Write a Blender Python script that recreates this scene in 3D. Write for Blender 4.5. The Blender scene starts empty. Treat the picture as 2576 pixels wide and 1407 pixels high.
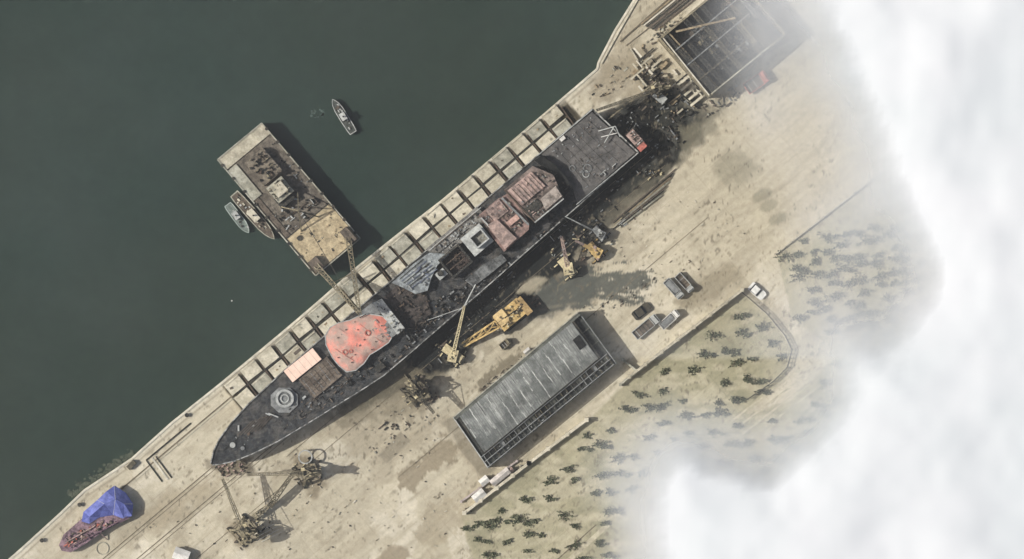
import bpy, math, random
import numpy as np
from mathutils import Vector
random.seed(7); np.random.seed(7)
H=1500.0
K=1.12
U=Vector((0.766,0.643)); N=Vector((0.643,-0.766))   # world: along quay / inland
def W(x,y,z=0.0):
    s=(H-z)/H
    return ((x-1288)*0.1*s,(703.5-y)*0.1*s,z)
def lin(c):
    c/=255.0
    return c/12.92 if c<=0.04045 else ((c+0.055)/1.055)**2.4
def C(r,g,b):
    v=[min(0.85,max(0.004,(lin(x)-0.016)/K)) for x in (r,g,b)]
    m=sum(v)/3
    return tuple(x*0.88+m*0.12 for x in v)+(1.0,)
# ---------- numpy noise ----------
def vnoise(X,Y,seed):
    xi=np.floor(X).astype(np.int64); yi=np.floor(Y).astype(np.int64)
    xf=X-xi; yf=Y-yi
    xf=xf*xf*(3-2*xf); yf=yf*yf*(3-2*yf)
    def h(a,b):
        n=(a*374761393+b*668265263+seed*1442695041)&0xffffffff
        n=((n^(n>>13))*1274126177)&0xffffffff
        return ((n^(n>>16))&0xffff)/65535.0
    return (h(xi,yi)*(1-xf)+h(xi+1,yi)*xf)*(1-yf)+(h(xi,yi+1)*(1-xf)+h(xi+1,yi+1)*xf)*yf
def fbm(X,Y,scale,octv=4,seed=1):
    t=0;a=1;s=0;f=1.0/scale
    for o in range(octv):
        t=t+a*vnoise(X*f+17.3*o,Y*f-9.1*o,seed+o); s+=a; a*=0.55; f*=2.03
    return t/s
def sdist(X,Y,poly):
    d=np.full(X.shape,1e18); ins=np.zeros(X.shape,bool)
    n=len(poly)
    for i in range(n):
        x0,y0=poly[i]; x1,y1=poly[(i+1)%n]
        ex,ey=x1-x0,y1-y0
        t=np.clip(((X-x0)*ex+(Y-y0)*ey)/(ex*ex+ey*ey+1e-9),0,1)
        d=np.minimum(d,(X-x0-t*ex)**2+(Y-y0-t*ey)**2)
        c=((y0>Y)!=(y1>Y))
        xx=(x1-x0)*(Y-y0)/((y1-y0) if abs(y1-y0)>1e-9 else 1e-9)+x0
        ins^=(c&(X<xx))
    d=np.sqrt(d)
    return np.where(ins,d,-d)
def sstep(a,b,v):
    t=np.clip((v-a)/(b-a),0,1); return t*t*(3-2*t)
# ---------- materials ----------
MATS={}
def M(name,rgb,var=0.25,scale=0.6,rough=0.85,metal=0.0,alt=None,altamt=0.5,bump=0.0):
    if name in MATS: return MATS[name]
    m=bpy.data.materials.new(name); m.use_nodes=True; nt=m.node_tree; nd=nt.nodes; L=nt.links
    b=nd["Principled BSDF"]; b.inputs["Roughness"].default_value=rough; b.inputs["Metallic"].default_value=metal
    b.inputs["Specular IOR Level"].default_value=0.25
    g=nd.new("ShaderNodeNewGeometry")
    n1=nd.new("ShaderNodeTexNoise"); n1.inputs["Scale"].default_value=scale; n1.inputs["Detail"].default_value=8; n1.inputs["Roughness"].default_value=0.74
    L.new(g.outputs["Position"],n1.inputs["Vector"])
    n2=nd.new("ShaderNodeTexNoise"); n2.inputs["Scale"].default_value=scale*0.4; n2.inputs["Detail"].default_value=6; n2.inputs["Roughness"].default_value=0.65
    L.new(g.outputs["Position"],n2.inputs["Vector"])
    c=C(*rgb)
    a=C(*alt) if alt else tuple(v*0.55 for v in c[:3])+(1,)
    r2=nd.new("ShaderNodeMapRange"); r2.inputs[1].default_value=0.44; r2.inputs[2].default_value=0.58; r2.inputs[3].default_value=0; r2.inputs[4].default_value=altamt
    L.new(n2.outputs["Fac"],r2.inputs[0])
    mx=nd.new("ShaderNodeMixRGB"); mx.inputs[1].default_value=c; mx.inputs[2].default_value=a
    L.new(r2.outputs[0],mx.inputs[0])
    r1=nd.new("ShaderNodeMapRange"); r1.inputs[1].default_value=0.32; r1.inputs[2].default_value=0.68; r1.inputs[3].default_value=1-var*1.5; r1.inputs[4].default_value=1+var*1.2
    L.new(n1.outputs["Fac"],r1.inputs[0])
    mu=nd.new("ShaderNodeVectorMath"); mu.operation='MULTIPLY'
    L.new(mx.outputs[0],mu.inputs[0]); L.new(r1.outputs[0],mu.inputs[1])
    L.new(mu.outputs[0],b.inputs["Base Color"])
    if bump:
        bp=nd.new("ShaderNodeBump"); bp.inputs["Strength"].default_value=bump; bp.inputs["Distance"].default_value=0.4
        L.new(n1.outputs["Fac"],bp.inputs["Height"]); L.new(bp.outputs[0],b.inputs["Normal"])
    MATS[name]=m; return m
# ---------- mesh builder ----------
class B:
    def __init__(s,name): s.name=name; s.v=[]; s.f=[]; s.mi=[]; s.mats=[]
    def m(s,mat):
        if mat not in s.mats: s.mats.append(mat)
        return s.mats.index(mat)
    def add(s,vs,fs,mat):
        o=len(s.v); s.v+= [tuple(p) for p in vs]; k=s.m(mat)
        for f in fs: s.f.append(tuple(i+o for i in f)); s.mi.append(k)
    def prism(s,pts,z0,z1,mat,top=None,taper=0.0):
        P=[W(x,y,z1) for x,y in pts]
        ar=sum(P[i][0]*P[(i+1)%len(P)][1]-P[(i+1)%len(P)][0]*P[i][1] for i in range(len(P)))
        if ar<0: P=P[::-1]
        n=len(P); cx=sum(p[0] for p in P)/n; cy=sum(p[1] for p in P)/n
        vs=[(p[0]+(p[0]-cx)*taper,p[1]+(p[1]-cy)*taper,z0) for p in P]+[(p[0],p[1],z1) for p in P]
        s.add(vs,[(i,(i+1)%n,n+(i+1)%n,n+i) for i in range(n)],mat)
        s.add(vs[n:],[tuple(range(n))],top or mat)
    def boxpts(s,cx,cy,lx,ly,ang):
        a=math.radians(ang); ux,uy=math.cos(a),-math.sin(a); vx,vy=math.sin(a),math.cos(a)
        return [(cx+ux*i*lx/2+vx*j*ly/2,cy+uy*i*lx/2+vy*j*ly/2) for i,j in ((-1,-1),(1,-1),(1,1),(-1,1))]
    def box(s,cx,cy,lx,ly,ang,z0,z1,mat,top=None,taper=0.0):
        s.prism(s.boxpts(cx,cy,lx,ly,ang),z0,z1,mat,top,taper)
    def beam(s,p,q,w,mat,h=None):
        p=Vector(p);q=Vector(q);d=q-p
        if d.length<1e-4: return
        d.normalize(); up=Vector((0,0,1)) if abs(d.z)<0.95 else Vector((1,0,0))
        a=d.cross(up).normalized(); b=a.cross(d).normalized(); h=h or w
        vs=[]
        for c in (p,q):
            for i,j in ((-1,-1),(1,-1),(1,1),(-1,1)): vs.append(c+a*i*w/2+b*j*h/2)
        s.add(vs,[(0,1,5,4),(1,2,6,5),(2,3,7,6),(3,0,4,7),(3,2,1,0),(4,5,6,7)],mat)
    def bp(s,x0,y0,x1,y1,z,w,mat,h=None,z1=None):
        s.beam(W(x0,y0,z),W(x1,y1,z if z1 is None else z1),w,mat,h)
    def lattice(s,p,q,w,mat,t=0.16,seg=None,w2=None):
        p=Vector(p);q=Vector(q);d=(q-p);Ln=d.length;d.normalize()
        up=Vector((0,0,1)) if abs(d.z)<0.95 else Vector((1,0,0))
        a=d.cross(up).normalized(); b=a.cross(d).normalized(); w2=w2 or w*0.5
        n=seg or max(3,int(Ln/(w*1.3)))
        rows=[]
        for k in range(n+1):
            f=k/n; ww=(w*(1-f)+w2*f)/2; c=p+d*Ln*f
            rows.append([c+a*i*ww+b*j*ww for i,j in ((-1,-1),(1,-1),(1,1),(-1,1))])
        for i in range(4): s.beam(rows[0][i],rows[n][i],t*1.3,mat)
        for k in range(n):
            for i in range(4):
                s.beam(rows[k][i],rows[k+1][(i+1)%4],t*0.8,mat)
            s.beam(rows[k][0],rows[k][1],t,mat); s.beam(rows[k][2],rows[k][3],t,mat)
    def cyl(s,cx,cy,r,z0,z1,mat,n=16,r2=None,top=None):
        r2=r if r2 is None else r2; c=W(cx,cy,z1)
        vs=[(c[0]+r*math.cos(2*math.pi*i/n),c[1]+r*math.sin(2*math.pi*i/n),z0) for i in range(n)]
        vs+=[(c[0]+r2*math.cos(2*math.pi*i/n),c[1]+r2*math.sin(2*math.pi*i/n),z1) for i in range(n)]
        s.add(vs,[(i,(i+1)%n,n+(i+1)%n,n+i) for i in range(n)],mat); s.add(vs[n:],[tuple(range(n))],top or mat)
    def ring(s,cx,cy,r,ri,z0,z1,mat,n=20):
        c=W(cx,cy,z1); vs=[]
        for rr,z in ((r,z0),(r,z1),(ri,z1),(ri,z0)):
            vs+=[(c[0]+rr*math.cos(2*math.pi*i/n),c[1]+rr*math.sin(2*math.pi*i/n),z) for i in range(n)]
        fs=[]
        for k in range(3):
            fs+=[(k*n+i,k*n+(i+1)%n,(k+1)*n+(i+1)%n,(k+1)*n+i) for i in range(n)]
        s.add(vs,fs,mat)
    def wheel(s,c,axis,r,w,mat,n=10):
        c=Vector(c);a=Vector(axis).normalized();u=Vector((0,0,1));v=a.cross(u)
        vs=[c+a*sd*w/2+(u*math.sin(2*math.pi*i/n)+v*math.cos(2*math.pi*i/n))*r for sd in(-1,1) for i in range(n)]
        s.add(vs,[(i,(i+1)%n,n+(i+1)%n,n+i) for i in range(n)]+[tuple(range(n-1,-1,-1)),tuple(range(n,2*n))],mat)
    def drape(s,pts,zf,mat,rings=12,per=4):
        n0=len(pts);bd=[]
        for i in range(n0):
            a=pts[i];b=pts[(i+1)%n0]
            for k in range(per): bd.append((a[0]+(b[0]-a[0])*k/per,a[1]+(b[1]-a[1])*k/per))
        n=len(bd);cx=sum(p[0] for p in bd)/n;cy=sum(p[1] for p in bd)/n
        vs=[W(cx,cy,zf(cx,cy,0))]
        for r in range(1,rings+1):
            f=r/rings
            for p in bd:
                x=cx+(p[0]-cx)*f;y=cy+(p[1]-cy)*f; vs.append(W(x,y,zf(x,y,f)))
        fs=[(0,1+i,1+(i+1)%n) for i in range(n)]
        for r in range(rings-1):
            for i in range(n): fs.append((1+r*n+i,1+(r+1)*n+i,1+(r+1)*n+(i+1)%n,1+r*n+(i+1)%n))
        s.add(vs,fs,mat)
    def clutter(s,poly,n,mats,z,smin=2,smax=9,hmax=0.8,ang=39.7,long=1.0):
        xs=[p[0] for p in poly];ys=[p[1] for p in poly];k=0;t=0
        while k<n and t<n*30:
            t+=1;x=random.uniform(min(xs),max(xs));y=random.uniform(min(ys),max(ys))
            if sdist(np.array([x]),np.array([y]),poly)[0]<3: continue
            k+=1
            a=ang+random.choice([0,0,90,random.uniform(-50,50)])
            l=random.uniform(smin,smax)*random.choice([1,1,1+long]); w=random.uniform(smin*0.5,smax*0.55)
            s.box(x,y,l,w,a,z,z+random.uniform(0.15,hmax),random.choice(mats))
    def build(s,smooth=False,dz=0):
        me=bpy.data.meshes.new(s.name); me.from_pydata([(a,b,c+dz) for a,b,c in s.v],[],s.f)
        for m in s.mats: me.materials.append(m)
        me.polygons.foreach_set("material_index",s.mi)
        if smooth: me.polygons.foreach_set("use_smooth",[True]*len(s.f))
        me.update(); ob=bpy.data.objects.new(s.name,me); bpy.context.collection.objects.link(ob); return ob

# ---------- common materials ----------
conc=M("concrete_block",(196,188,163),0.22,0.9,alt=(156,149,127),altamt=0.6,bump=0.3)
conc2=M("concrete_block_grey",(180,177,158),0.25,0.8,alt=(134,131,113),altamt=0.6)
conc3=M("concrete_block_pale",(214,206,181),0.2,0.8,alt=(168,160,134),altamt=0.5)
concl=M("pale_kerb",(218,211,189),0.15,0.7)
dark=M("dark_steel",(66,66,62),0.45,1.2,alt=(92,86,76))
black=M("charred_steel_and_shadow",(42,43,43),0.5,1.0,alt=(66,65,62))
rust=M("rusty_steel",(106,91,77),0.4,1.0,alt=(78,69,61))
brown=M("brown_deck",(114,103,90),0.35,0.9,alt=(84,77,70))
olive=M("olive_steel",(152,142,115),0.4,1.0,alt=(96,89,74))
grey=M("grey_paint",(140,142,139),0.3,0.9,alt=(98,100,100))
lgrey=M("light_grey_paint",(186,188,181),0.25,0.9,alt=(138,140,136))
white=M("white_paint",(230,227,217),0.15,0.8,alt=(186,182,171))
pink=M("red_primer",(154,126,116),0.32,1.0,alt=(104,92,86),altamt=0.9)
pinkl=M("pale_primer",(190,162,148),0.3,1.0,alt=(136,120,112),altamt=0.85)
yellow=M("yellow_paint",(214,182,114),0.3,1.0,alt=(150,126,84))
cream=M("cream_paint",(216,202,158),0.25,1.0,alt=(150,135,103))
blueg=M("bluish_steel",(118,126,144),0.3,1.0,alt=(88,92,104))
glass=M("dark_glass",(44,48,50),0.1,1.0,rough=0.2)
tyre=M("tyre_rubber",(46,46,46),0.1,1.0)
redp=M("faded_red_paint",(200,114,97),0.3,1.0,alt=(156,104,92))
wood=M("timber",(166,149,118),0.3,1.0,alt=(120,105,83))
dkol=M("dark_olive_steel",(104,98,82),0.4,1.0,alt=(72,68,61))

# ---------- water ----------
def plane(name,z,ext,mat):
    me=bpy.data.meshes.new(name); me.from_pydata([(-ext,-ext,z),(ext,-ext,z),(ext,ext,z),(-ext,ext,z)],[],[(0,1,2,3)])
    me.materials.append(mat); o=bpy.data.objects.new(name,me); bpy.context.collection.objects.link(o); return o
wm=bpy.data.materials.new("sea_water"); wm.use_nodes=True; nt=wm.node_tree; nd=nt.nodes; L=nt.links; b=nd["Principled BSDF"]
g=nd.new("ShaderNodeNewGeometry")
n=nd.new("ShaderNodeTexNoise"); n.inputs["Scale"].default_value=0.010; n.inputs["Detail"].default_value=4; L.new(g.outputs["Position"],n.inputs["Vector"])
mx=nd.new("ShaderNodeMixRGB"); mx.inputs[1].default_value=(0.019,0.031,0.021,1); mx.inputs[2].default_value=(0.021,0.037,0.029,1)
r=nd.new("ShaderNodeMapRange"); r.inputs[1].default_value=0.35; r.inputs[2].default_value=0.65; L.new(n.outputs["Fac"],r.inputs[0]); L.new(r.outputs[0],mx.inputs[0]); 
n3=nd.new("ShaderNodeTexNoise"); n3.inputs["Scale"].default_value=0.22; n3.inputs["Detail"].default_value=9; n3.inputs["Roughness"].default_value=0.75; L.new(g.outputs["Position"],n3.inputs["Vector"])
r3=nd.new("ShaderNodeMapRange"); r3.inputs[1].default_value=0.3; r3.inputs[2].default_value=0.7; r3.inputs[3].default_value=0.88; r3.inputs[4].default_value=1.12; L.new(n3.outputs["Fac"],r3.inputs[0])
mu=nd.new("ShaderNodeVectorMath"); mu.operation='MULTIPLY'; L.new(mx.outputs[0],mu.inputs[0]); L.new(r3.outputs[0],mu.inputs[1]); L.new(mu.outputs[0],b.inputs["Base Color"])
b.inputs["Roughness"].default_value=0.3; b.inputs["Specular IOR Level"].default_value=0.25
bp=nd.new("ShaderNodeBump"); bp.inputs["Strength"].default_value=0.08; bp.inputs["Distance"].default_value=0.3; L.new(n3.outputs["Fac"],bp.inputs["Height"]); L.new(bp.outputs[0],b.inputs["Normal"])
plane("sea_water",-2.5,12000,wm)

# ---------- land ----------
edge_px=[(-2600,3380),(-600,1900),(20,1407),(60,1372),(150,1290),(210,1232),(330,1152),(430,1062),(560,958),(700,842),(800,757),(900,668),(1000,588),(1110,503),(1250,386),(1400,258),(1500,172),(1503,156),(1545,75),(1592,0),(1700,-175),(1900,-420),(4200,-2700)]
ew=[Vector(W(*p)[:2]) for p in edge_px]
eu=np.array([p.dot(U) for p in ew]); en=np.array([p.dot(N) for p in ew])
us=np.arange(-175,200,0.4); vs_=np.concatenate([np.array([0,0.02,0.6]),np.arange(1.0,180,0.42)])
e=np.interp(us,eu,en)
UU,VV=np.meshgrid(us,vs_,indexing='ij'); NN=e[:,None]+VV
X=UU*U.x+NN*N.x; Y=UU*U.y+NN*N.y
PX=X*10+1288; PY=703.5-Y*10
def a3(r,g,b): return np.array(C(r,g,b)[:3])
col=np.zeros(X.shape+(3,))
n1=fbm(PX,PY,260,5,3)[...,None]; n2=fbm(PX,PY,60,5,11)[...,None]
u_=PX*0.766-PY*0.643; v_=PX*0.643+PY*0.766
n3=fbm(u_*0.25,v_,22,4,23)[...,None]; n4=fbm(PX,PY,120,6,31)[...,None]
col[:]=a3(206,196,169)
def mixc(c,m):
    global col
    if m.ndim==2: m=m[...,None]
    col=col*(1-m)+c*m
mixc(a3(190,180,154),sstep(0.45,0.62,n1)*0.8)
mixc(a3(220,211,187),sstep(0.52,0.66,n2)*0.6)
mixc(a3(178,167,141),sstep(0.56,0.68,n3)*0.5)
mixc(a3(168,157,132),sstep(0.57,0.67,n4)*0.5)
def paint(poly,c,soft=6,amt=1.0,namp=14,nscale=25,seed=5,streak=False):
    x0=min(p[0] for p in poly)-90;x1=max(p[0] for p in poly)+90;y0=min(p[1] for p in poly)-90;y1=max(p[1] for p in poly)+90
    mk=(PX>x0)&(PX<x1)&(PY>y0)&(PY<y1)
    px,py=PX[mk],PY[mk]
    d=sdist(px,py,poly)
    nz=fbm(px*(0.3 if streak else 1),py,nscale,4,seed)-0.5
    m=(sstep(-soft,soft,d+nz*2*namp)*amt)[:,None]
    col[mk]=col[mk]*(1-m)+a3(*c)*m
field1=[(1158,1300),(1330,1172),(1470,1068),(1562,978),(1868,738),(1940,800),(1992,880),(1978,950),(1880,1040),(1990,1010),(2100,900),(3800,800),(3800,3400),(900,3400),(1195,1420)]
field2=[(1953,642),(2150,486),(2400,300),(3800,-600),(3800,800),(2100,880),(1995,800)]
for i,fp in enumerate((field1,field2)):
    paint(fp,(178,171,140),4,1,5,30,40+i)
    d=sdist(PX,PY,fp)[...,None]
    mixc(a3(158,154,124),sstep(0,15,d)*sstep(0.45,0.62,fbm(PX,PY,110,5,51)[...,None])*0.6)
    mixc(a3(196,187,158),sstep(0,15,d)*sstep(0.5,0.66,fbm(PX*0.8,PY*2,50,5,57)[...,None])*0.7)
    mixc(a3(138,136,108),sstep(0,15,d)*sstep(0.56,0.7,fbm(PX*0.5,PY*1.6,26,5,61)[...,None])*0.4)
# greyish right yard
paint([(1500,560),(1760,330),(1960,160),(2600,-200),(2600,300),(2150,480),(1950,640),(1860,660),(1700,560)],(192,182,156),60,0.7,20)
paint([(1800,400),(1880,370),(1910,430),(1860,470),(1800,450)],(150,144,122),18,0.7,22)
for p in ((1915,492),(1932,520),(1958,549)):
    d=1-np.sqrt(((PX-p[0])*0.9/26+(PY-p[1])*-0.45/26)**2+((PY-p[1])*0.9/13+(PX-p[0])*0.45/13)**2)
    mixc(a3(140,136,114),sstep(-0.2,0.2,d+(n2[...,0]-0.5))*0.6)
paint([(1700,760),(1790,690),(1840,665),(1860,700),(1750,790)],(152,142,118),10,0.75,22,20,71)
# launch-way bed under blocks
paint([(1420,250),(1465,298),(1370,395),(1200,525),(980,712),(830,835),(720,925),(650,1012),(610,1035),(553,966),(800,764),(1110,509)],(80,74,62),3,1,2,20,81)
# burnt / oily ground
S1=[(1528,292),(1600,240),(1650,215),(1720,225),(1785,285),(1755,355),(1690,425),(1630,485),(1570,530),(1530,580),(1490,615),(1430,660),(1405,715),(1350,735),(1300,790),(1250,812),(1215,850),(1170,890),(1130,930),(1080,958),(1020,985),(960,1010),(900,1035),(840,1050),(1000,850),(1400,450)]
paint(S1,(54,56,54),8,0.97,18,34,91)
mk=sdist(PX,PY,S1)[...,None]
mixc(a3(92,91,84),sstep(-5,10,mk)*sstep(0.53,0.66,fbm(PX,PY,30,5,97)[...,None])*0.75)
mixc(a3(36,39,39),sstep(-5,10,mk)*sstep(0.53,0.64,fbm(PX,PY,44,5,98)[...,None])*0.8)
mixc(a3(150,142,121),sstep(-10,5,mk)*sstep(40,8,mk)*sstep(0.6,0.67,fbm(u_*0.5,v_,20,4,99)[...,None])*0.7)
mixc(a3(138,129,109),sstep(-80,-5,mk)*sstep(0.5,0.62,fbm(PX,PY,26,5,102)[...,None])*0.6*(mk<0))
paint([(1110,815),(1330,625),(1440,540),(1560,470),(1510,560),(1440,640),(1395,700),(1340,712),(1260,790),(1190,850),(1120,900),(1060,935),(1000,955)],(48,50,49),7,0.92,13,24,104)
paint([(1290,728),(1330,708),(1350,694),(1378,704),(1352,728),(1300,744)],(176,167,142),5,0.9,9,18,101)
paint([(1325,765),(1390,700),(1470,685),(1500,700),(1500,745),(1450,770),(1380,795),(1330,805)],(90,93,87),6,0.95,12,14,103)
paint([(1470,650),(1500,665),(1640,700),(1620,745),(1500,762),(1460,760)],(98,100,92),5,0.95,60,11,107,True)
paint([(1480,580),(1560,560),(1620,500),(1700,420),(1720,400),(1650,430),(1560,500)],(112,107,92),8,0.7,20,14,111)
paint([(1700,330),(1760,300),(1820,260),(1800,330),(1720,400)],(130,125,106),14,0.75,24,18,112)
paint([(1690,200),(1780,260),(1860,200),(1900,160),(1850,240),(1760,300)],(124,118,100),10,0.7,26,16,115)
paint([(1480,170),(1640,110),(1700,160),(1600,240),(1500,270)],(154,142,117),12,0.6,26,14,117)
paint([(1000,960),(1060,930),(1110,990),(1090,1030),(1040,1020)],(98,91,76),8,0.75,16,14,113)
# patches
paint([(950,1147),(1010,1088),(1036,1108),(974,1166)],(150,141,120),2,0.85,1)
paint([(1000,1222),(1012,1180),(1060,1150),(1110,1095),(1165,1120),(1150,1152),(1085,1190),(1040,1240)],(154,142,117),3,0.9,20,14,121)
paint([(950,1407),(970,1375),(1010,1370),(1030,1400),(1010,1430)],(156,143,118),4,0.85,16,14,125)
paint([(1200,960),(1300,880),(1330,890),(1260,950),(1210,985)],(112,104,86),3,0.7,22,12,127,False)
paint([(740,1150),(800,1160),(820,1220),(790,1250),(750,1210)],(132,119,96),10,0.75,18)
paint([(560,1310),(640,1300),(680,1360),(600,1380)],(140,127,104),14,0.75,18,20,131)
paint([(520,1160),(620,1150),(640,1190),(560,1200)],(108,98,82),10,0.8,22,14,133)
paint([(340,1290),(440,1230),(560,1200),(480,1290),(380,1340)],(176,163,134),20,0.7,24)
paint([(1110,1060),(1150,1045),(1245,1180),(1215,1205)],(124,116,98),6,0.6,10,14,137)
paint([(1060,1290),(1120,1250),(1180,1310),(1100,1380),(1040,1360)],(172,160,133),6,0.7,26,14,139)
paint([(820,1000),(1010,900),(1130,960),(1040,1050),(860,1080)],(136,127,105),10,0.6,34,18,140)
# tyre tracks
for cx,cy,R,w_ in ((1500,1100,420,5),(1500,1100,440,5),(900,900,380,4),(900,900,398,4),(1650,200,470,5),(1650,200,492,5)):
    rr_=np.hypot(PX-cx,(PY-cy)*1.3); mixc(a3(164,153,129),np.exp(-((rr_-R)/w_)**2)*sstep(0.45,0.6,n2[...,0])*0.4*(mk[...,0]<0))
# pale edge
mixc(a3(220,212,189),np.exp(-(VV/1.3)**2)*0.8)
mixc(a3(142,134,112),sstep(0.3,0.0,np.abs(VV-1.9))*0.6*(PX<1500))
# scattered small spots
sp=fbm(PX,PY,9,3,141)[...,None]; sp2=fbm(PX,PY,90,3,143)[...,None]
mixc(a3(116,107,90),sstep(0.70,0.77,sp)*sstep(0.4,0.54,sp2)*0.7)
sp=fbm(u_*0.35,v_,6,3,151)[...,None]; mixc(a3(138,129,107),sstep(0.69,0.77,sp)*sstep(0.42,0.56,n4)*0.7)
nu,nv=X.shape
verts=np.stack([X,Y,np.zeros_like(X)],-1).reshape(-1,3); verts[::nv,2]=-4.0
idx=np.arange(nu*nv).reshape(nu,nv)
faces=np.stack([idx[:-1,:-1],idx[:-1,1:],idx[1:,1:],idx[1:,:-1]],-1).reshape(-1,4)[:,::-1]
me=bpy.data.meshes.new("quay_ground"); me.vertices.add(len(verts)); me.vertices.foreach_set("co",verts.ravel())
me.loops.add(faces.size); me.loops.foreach_set("vertex_index",faces.ravel().astype(np.int32))
me.polygons.add(len(faces)); me.polygons.foreach_set("loop_start",np.arange(0,faces.size,4,dtype=np.int32)); me.polygons.foreach_set("loop_total",np.full(len(faces),4,dtype=np.int32))
me.update(calc_edges=True)
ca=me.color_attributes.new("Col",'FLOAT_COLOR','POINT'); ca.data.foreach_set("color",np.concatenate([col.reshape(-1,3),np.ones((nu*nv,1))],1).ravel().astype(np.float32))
gm=bpy.data.materials.new("worn_concrete_ground"); gm.use_nodes=True; nt=gm.node_tree; nd=nt.nodes; L=nt.links; b=nd["Principled BSDF"]; b.inputs["Roughness"].default_value=0.9; b.inputs["Specular IOR Level"].default_value=0.15
at=nd.new("ShaderNodeAttribute"); at.attribute_name="Col"
g=nd.new("ShaderNodeNewGeometry")
mp=nd.new("ShaderNodeMapping"); mp.inputs["Rotation"].default_value=(0,0,math.radians(-40)); L.new(g.outputs["Position"],mp.inputs["Vector"])
br=nd.new("ShaderNodeTexBrick"); br.inputs["Scale"].default_value=1.0; br.inputs["Brick Width"].default_value=7.5; br.inputs["Row Height"].default_value=5.2; br.inputs["Mortar Size"].default_value=0.08; br.offset=0.0
br.inputs["Color1"].default_value=(1,1,1,1); br.inputs["Color2"].default_value=(0.94,0.94,0.94,1); br.inputs["Mortar"].default_value=(0.88,0.87,0.86,1); L.new(mp.outputs[0],br.inputs["Vector"])
na=nd.new("ShaderNodeTexNoise"); na.inputs["Scale"].default_value=0.9; na.inputs["Detail"].default_value=8; na.inputs["Roughness"].default_value=0.78; L.new(g.outputs["Position"],na.inputs["Vector"])
ra=nd.new("ShaderNodeMapRange"); ra.inputs[1].default_value=0.3; ra.inputs[2].default_value=0.7; ra.inputs[3].default_value=0.83; ra.inputs[4].default_value=1.14; L.new(na.outputs["Fac"],ra.inputs[0])
mp2=nd.new("ShaderNodeMapping"); mp2.vector_type='TEXTURE'; mp2.inputs["Rotation"].default_value=(0,0,math.radians(40)); mp2.inputs["Scale"].default_value=(8.0,1.0,1.0); L.new(g.outputs["Position"],mp2.inputs["Vector"])
nb=nd.new("ShaderNodeTexNoise"); nb.inputs["Scale"].default_value=0.6; nb.inputs["Detail"].default_value=6; L.new(mp2.outputs[0],nb.inputs["Vector"])
rb=nd.new("ShaderNodeMapRange"); rb.inputs[1].default_value=0.35; rb.inputs[2].default_value=0.65; rb.inputs[3].default_value=0.92; rb.inputs[4].default_value=1.06; L.new(nb.outputs["Fac"],rb.inputs[0])
m1=nd.new("ShaderNodeMath"); m1.operation='MULTIPLY'; L.new(ra.outputs[0],m1.inputs[0]); L.new(rb.outputs[0],m1.inputs[1])
mu=nd.new("ShaderNodeVectorMath"); mu.operation='MULTIPLY'; L.new(at.outputs["Color"],mu.inputs[0]); L.new(m1.outputs[0],mu.inputs[1])
mu2=nd.new("ShaderNodeVectorMath"); mu2.operation='MULTIPLY'; L.new(mu.outputs[0],mu2.inputs[0]); L.new(br.outputs["Color"],mu2.inputs[1]); L.new(mu2.outputs[0],b.inputs["Base Color"])
me.materials.append(gm); ob=bpy.data.objects.new("quay_ground",me); bpy.context.collection.objects.link(ob)
# far land apron
far=M("far_ground",(180,172,144),0.2,0.02,alt=(152,149,123))
fb=B("surrounding_ground")
pts=[(p.x+N.x*3,p.y+N.y*3,-0.06) for p in ew]
o0=pts[0];o1=pts[-1]
ring=[(o0[0]-U.x*9000,o0[1]-U.y*9000,-0.06)]+pts+[(o1[0]+U.x*9000,o1[1]+U.y*9000,-0.06)]
inn=[(p[0]+N.x*9000,p[1]+N.y*9000,-0.06) for p in ring]
fb.add(ring+inn,[(i,i+len(ring),i+1+len(ring),i+1) for i in range(len(ring)-1)],far); fb.build()

# ---------- quay kerb ----------
k=B("quay_kerb")
for i in range(2,len(edge_px)-2):
    a=Vector(W(*edge_px[i]));c=Vector(W(*edge_px[i+1])); off=Vector((N.x,N.y,0))*0.35
    k.beam(a+off+Vector((0,0,0.1)),c+off+Vector((0,0,0.1)),0.5,concl,0.35)
k.bp(1512,160,1556,80,0.3,0.5,conc3); k.bp(1556,80,1608,-10,0.3,0.5,conc3)
k.build()
# ---------- launch-way blocks ----------
t=B("launchway_blocks")
def jit(a): return random.uniform(-a,a)
for i in range(20):
    cx=1390-42.1*i; cy=291+35.7*i
    for row in range(2):
        ox,oy=27*row,32*row
        bx,by=cx+ox+jit(1.5),cy+oy+jit(1.5)
        t.box(bx,by,45+jit(2.5),35+jit(2),40+jit(2.5),0,1.1+jit(0.15),random.choice([conc,conc2,conc3,conc3]))
        t.bp(bx-20*.77-14*.64,by+20*.64-14*.77,bx+20*.77-14*.64,by-20*.64-14*.77,1.25,0.25,conc3,0.2)
        for _ in range(random.choice([0,1,2])): t.box(bx+jit(12),by+jit(9),random.uniform(3,10),random.uniform(2,6),40+jit(40),1.1,1.3+jit(.1),random.choice([conc2,wood,conc,brown]))
    mxp,myp=cx+21,cy-18
    t.bp(mxp+0,myp-4,mxp+52,myp+68,0.8,0.3,rust,0.9)
t.bp(1413,298,600,988,0.8,0.4,dark,1.1)
t.bp(1447,331,660,1000,0.6,0.35,rust,0.8)
t.build()
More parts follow.
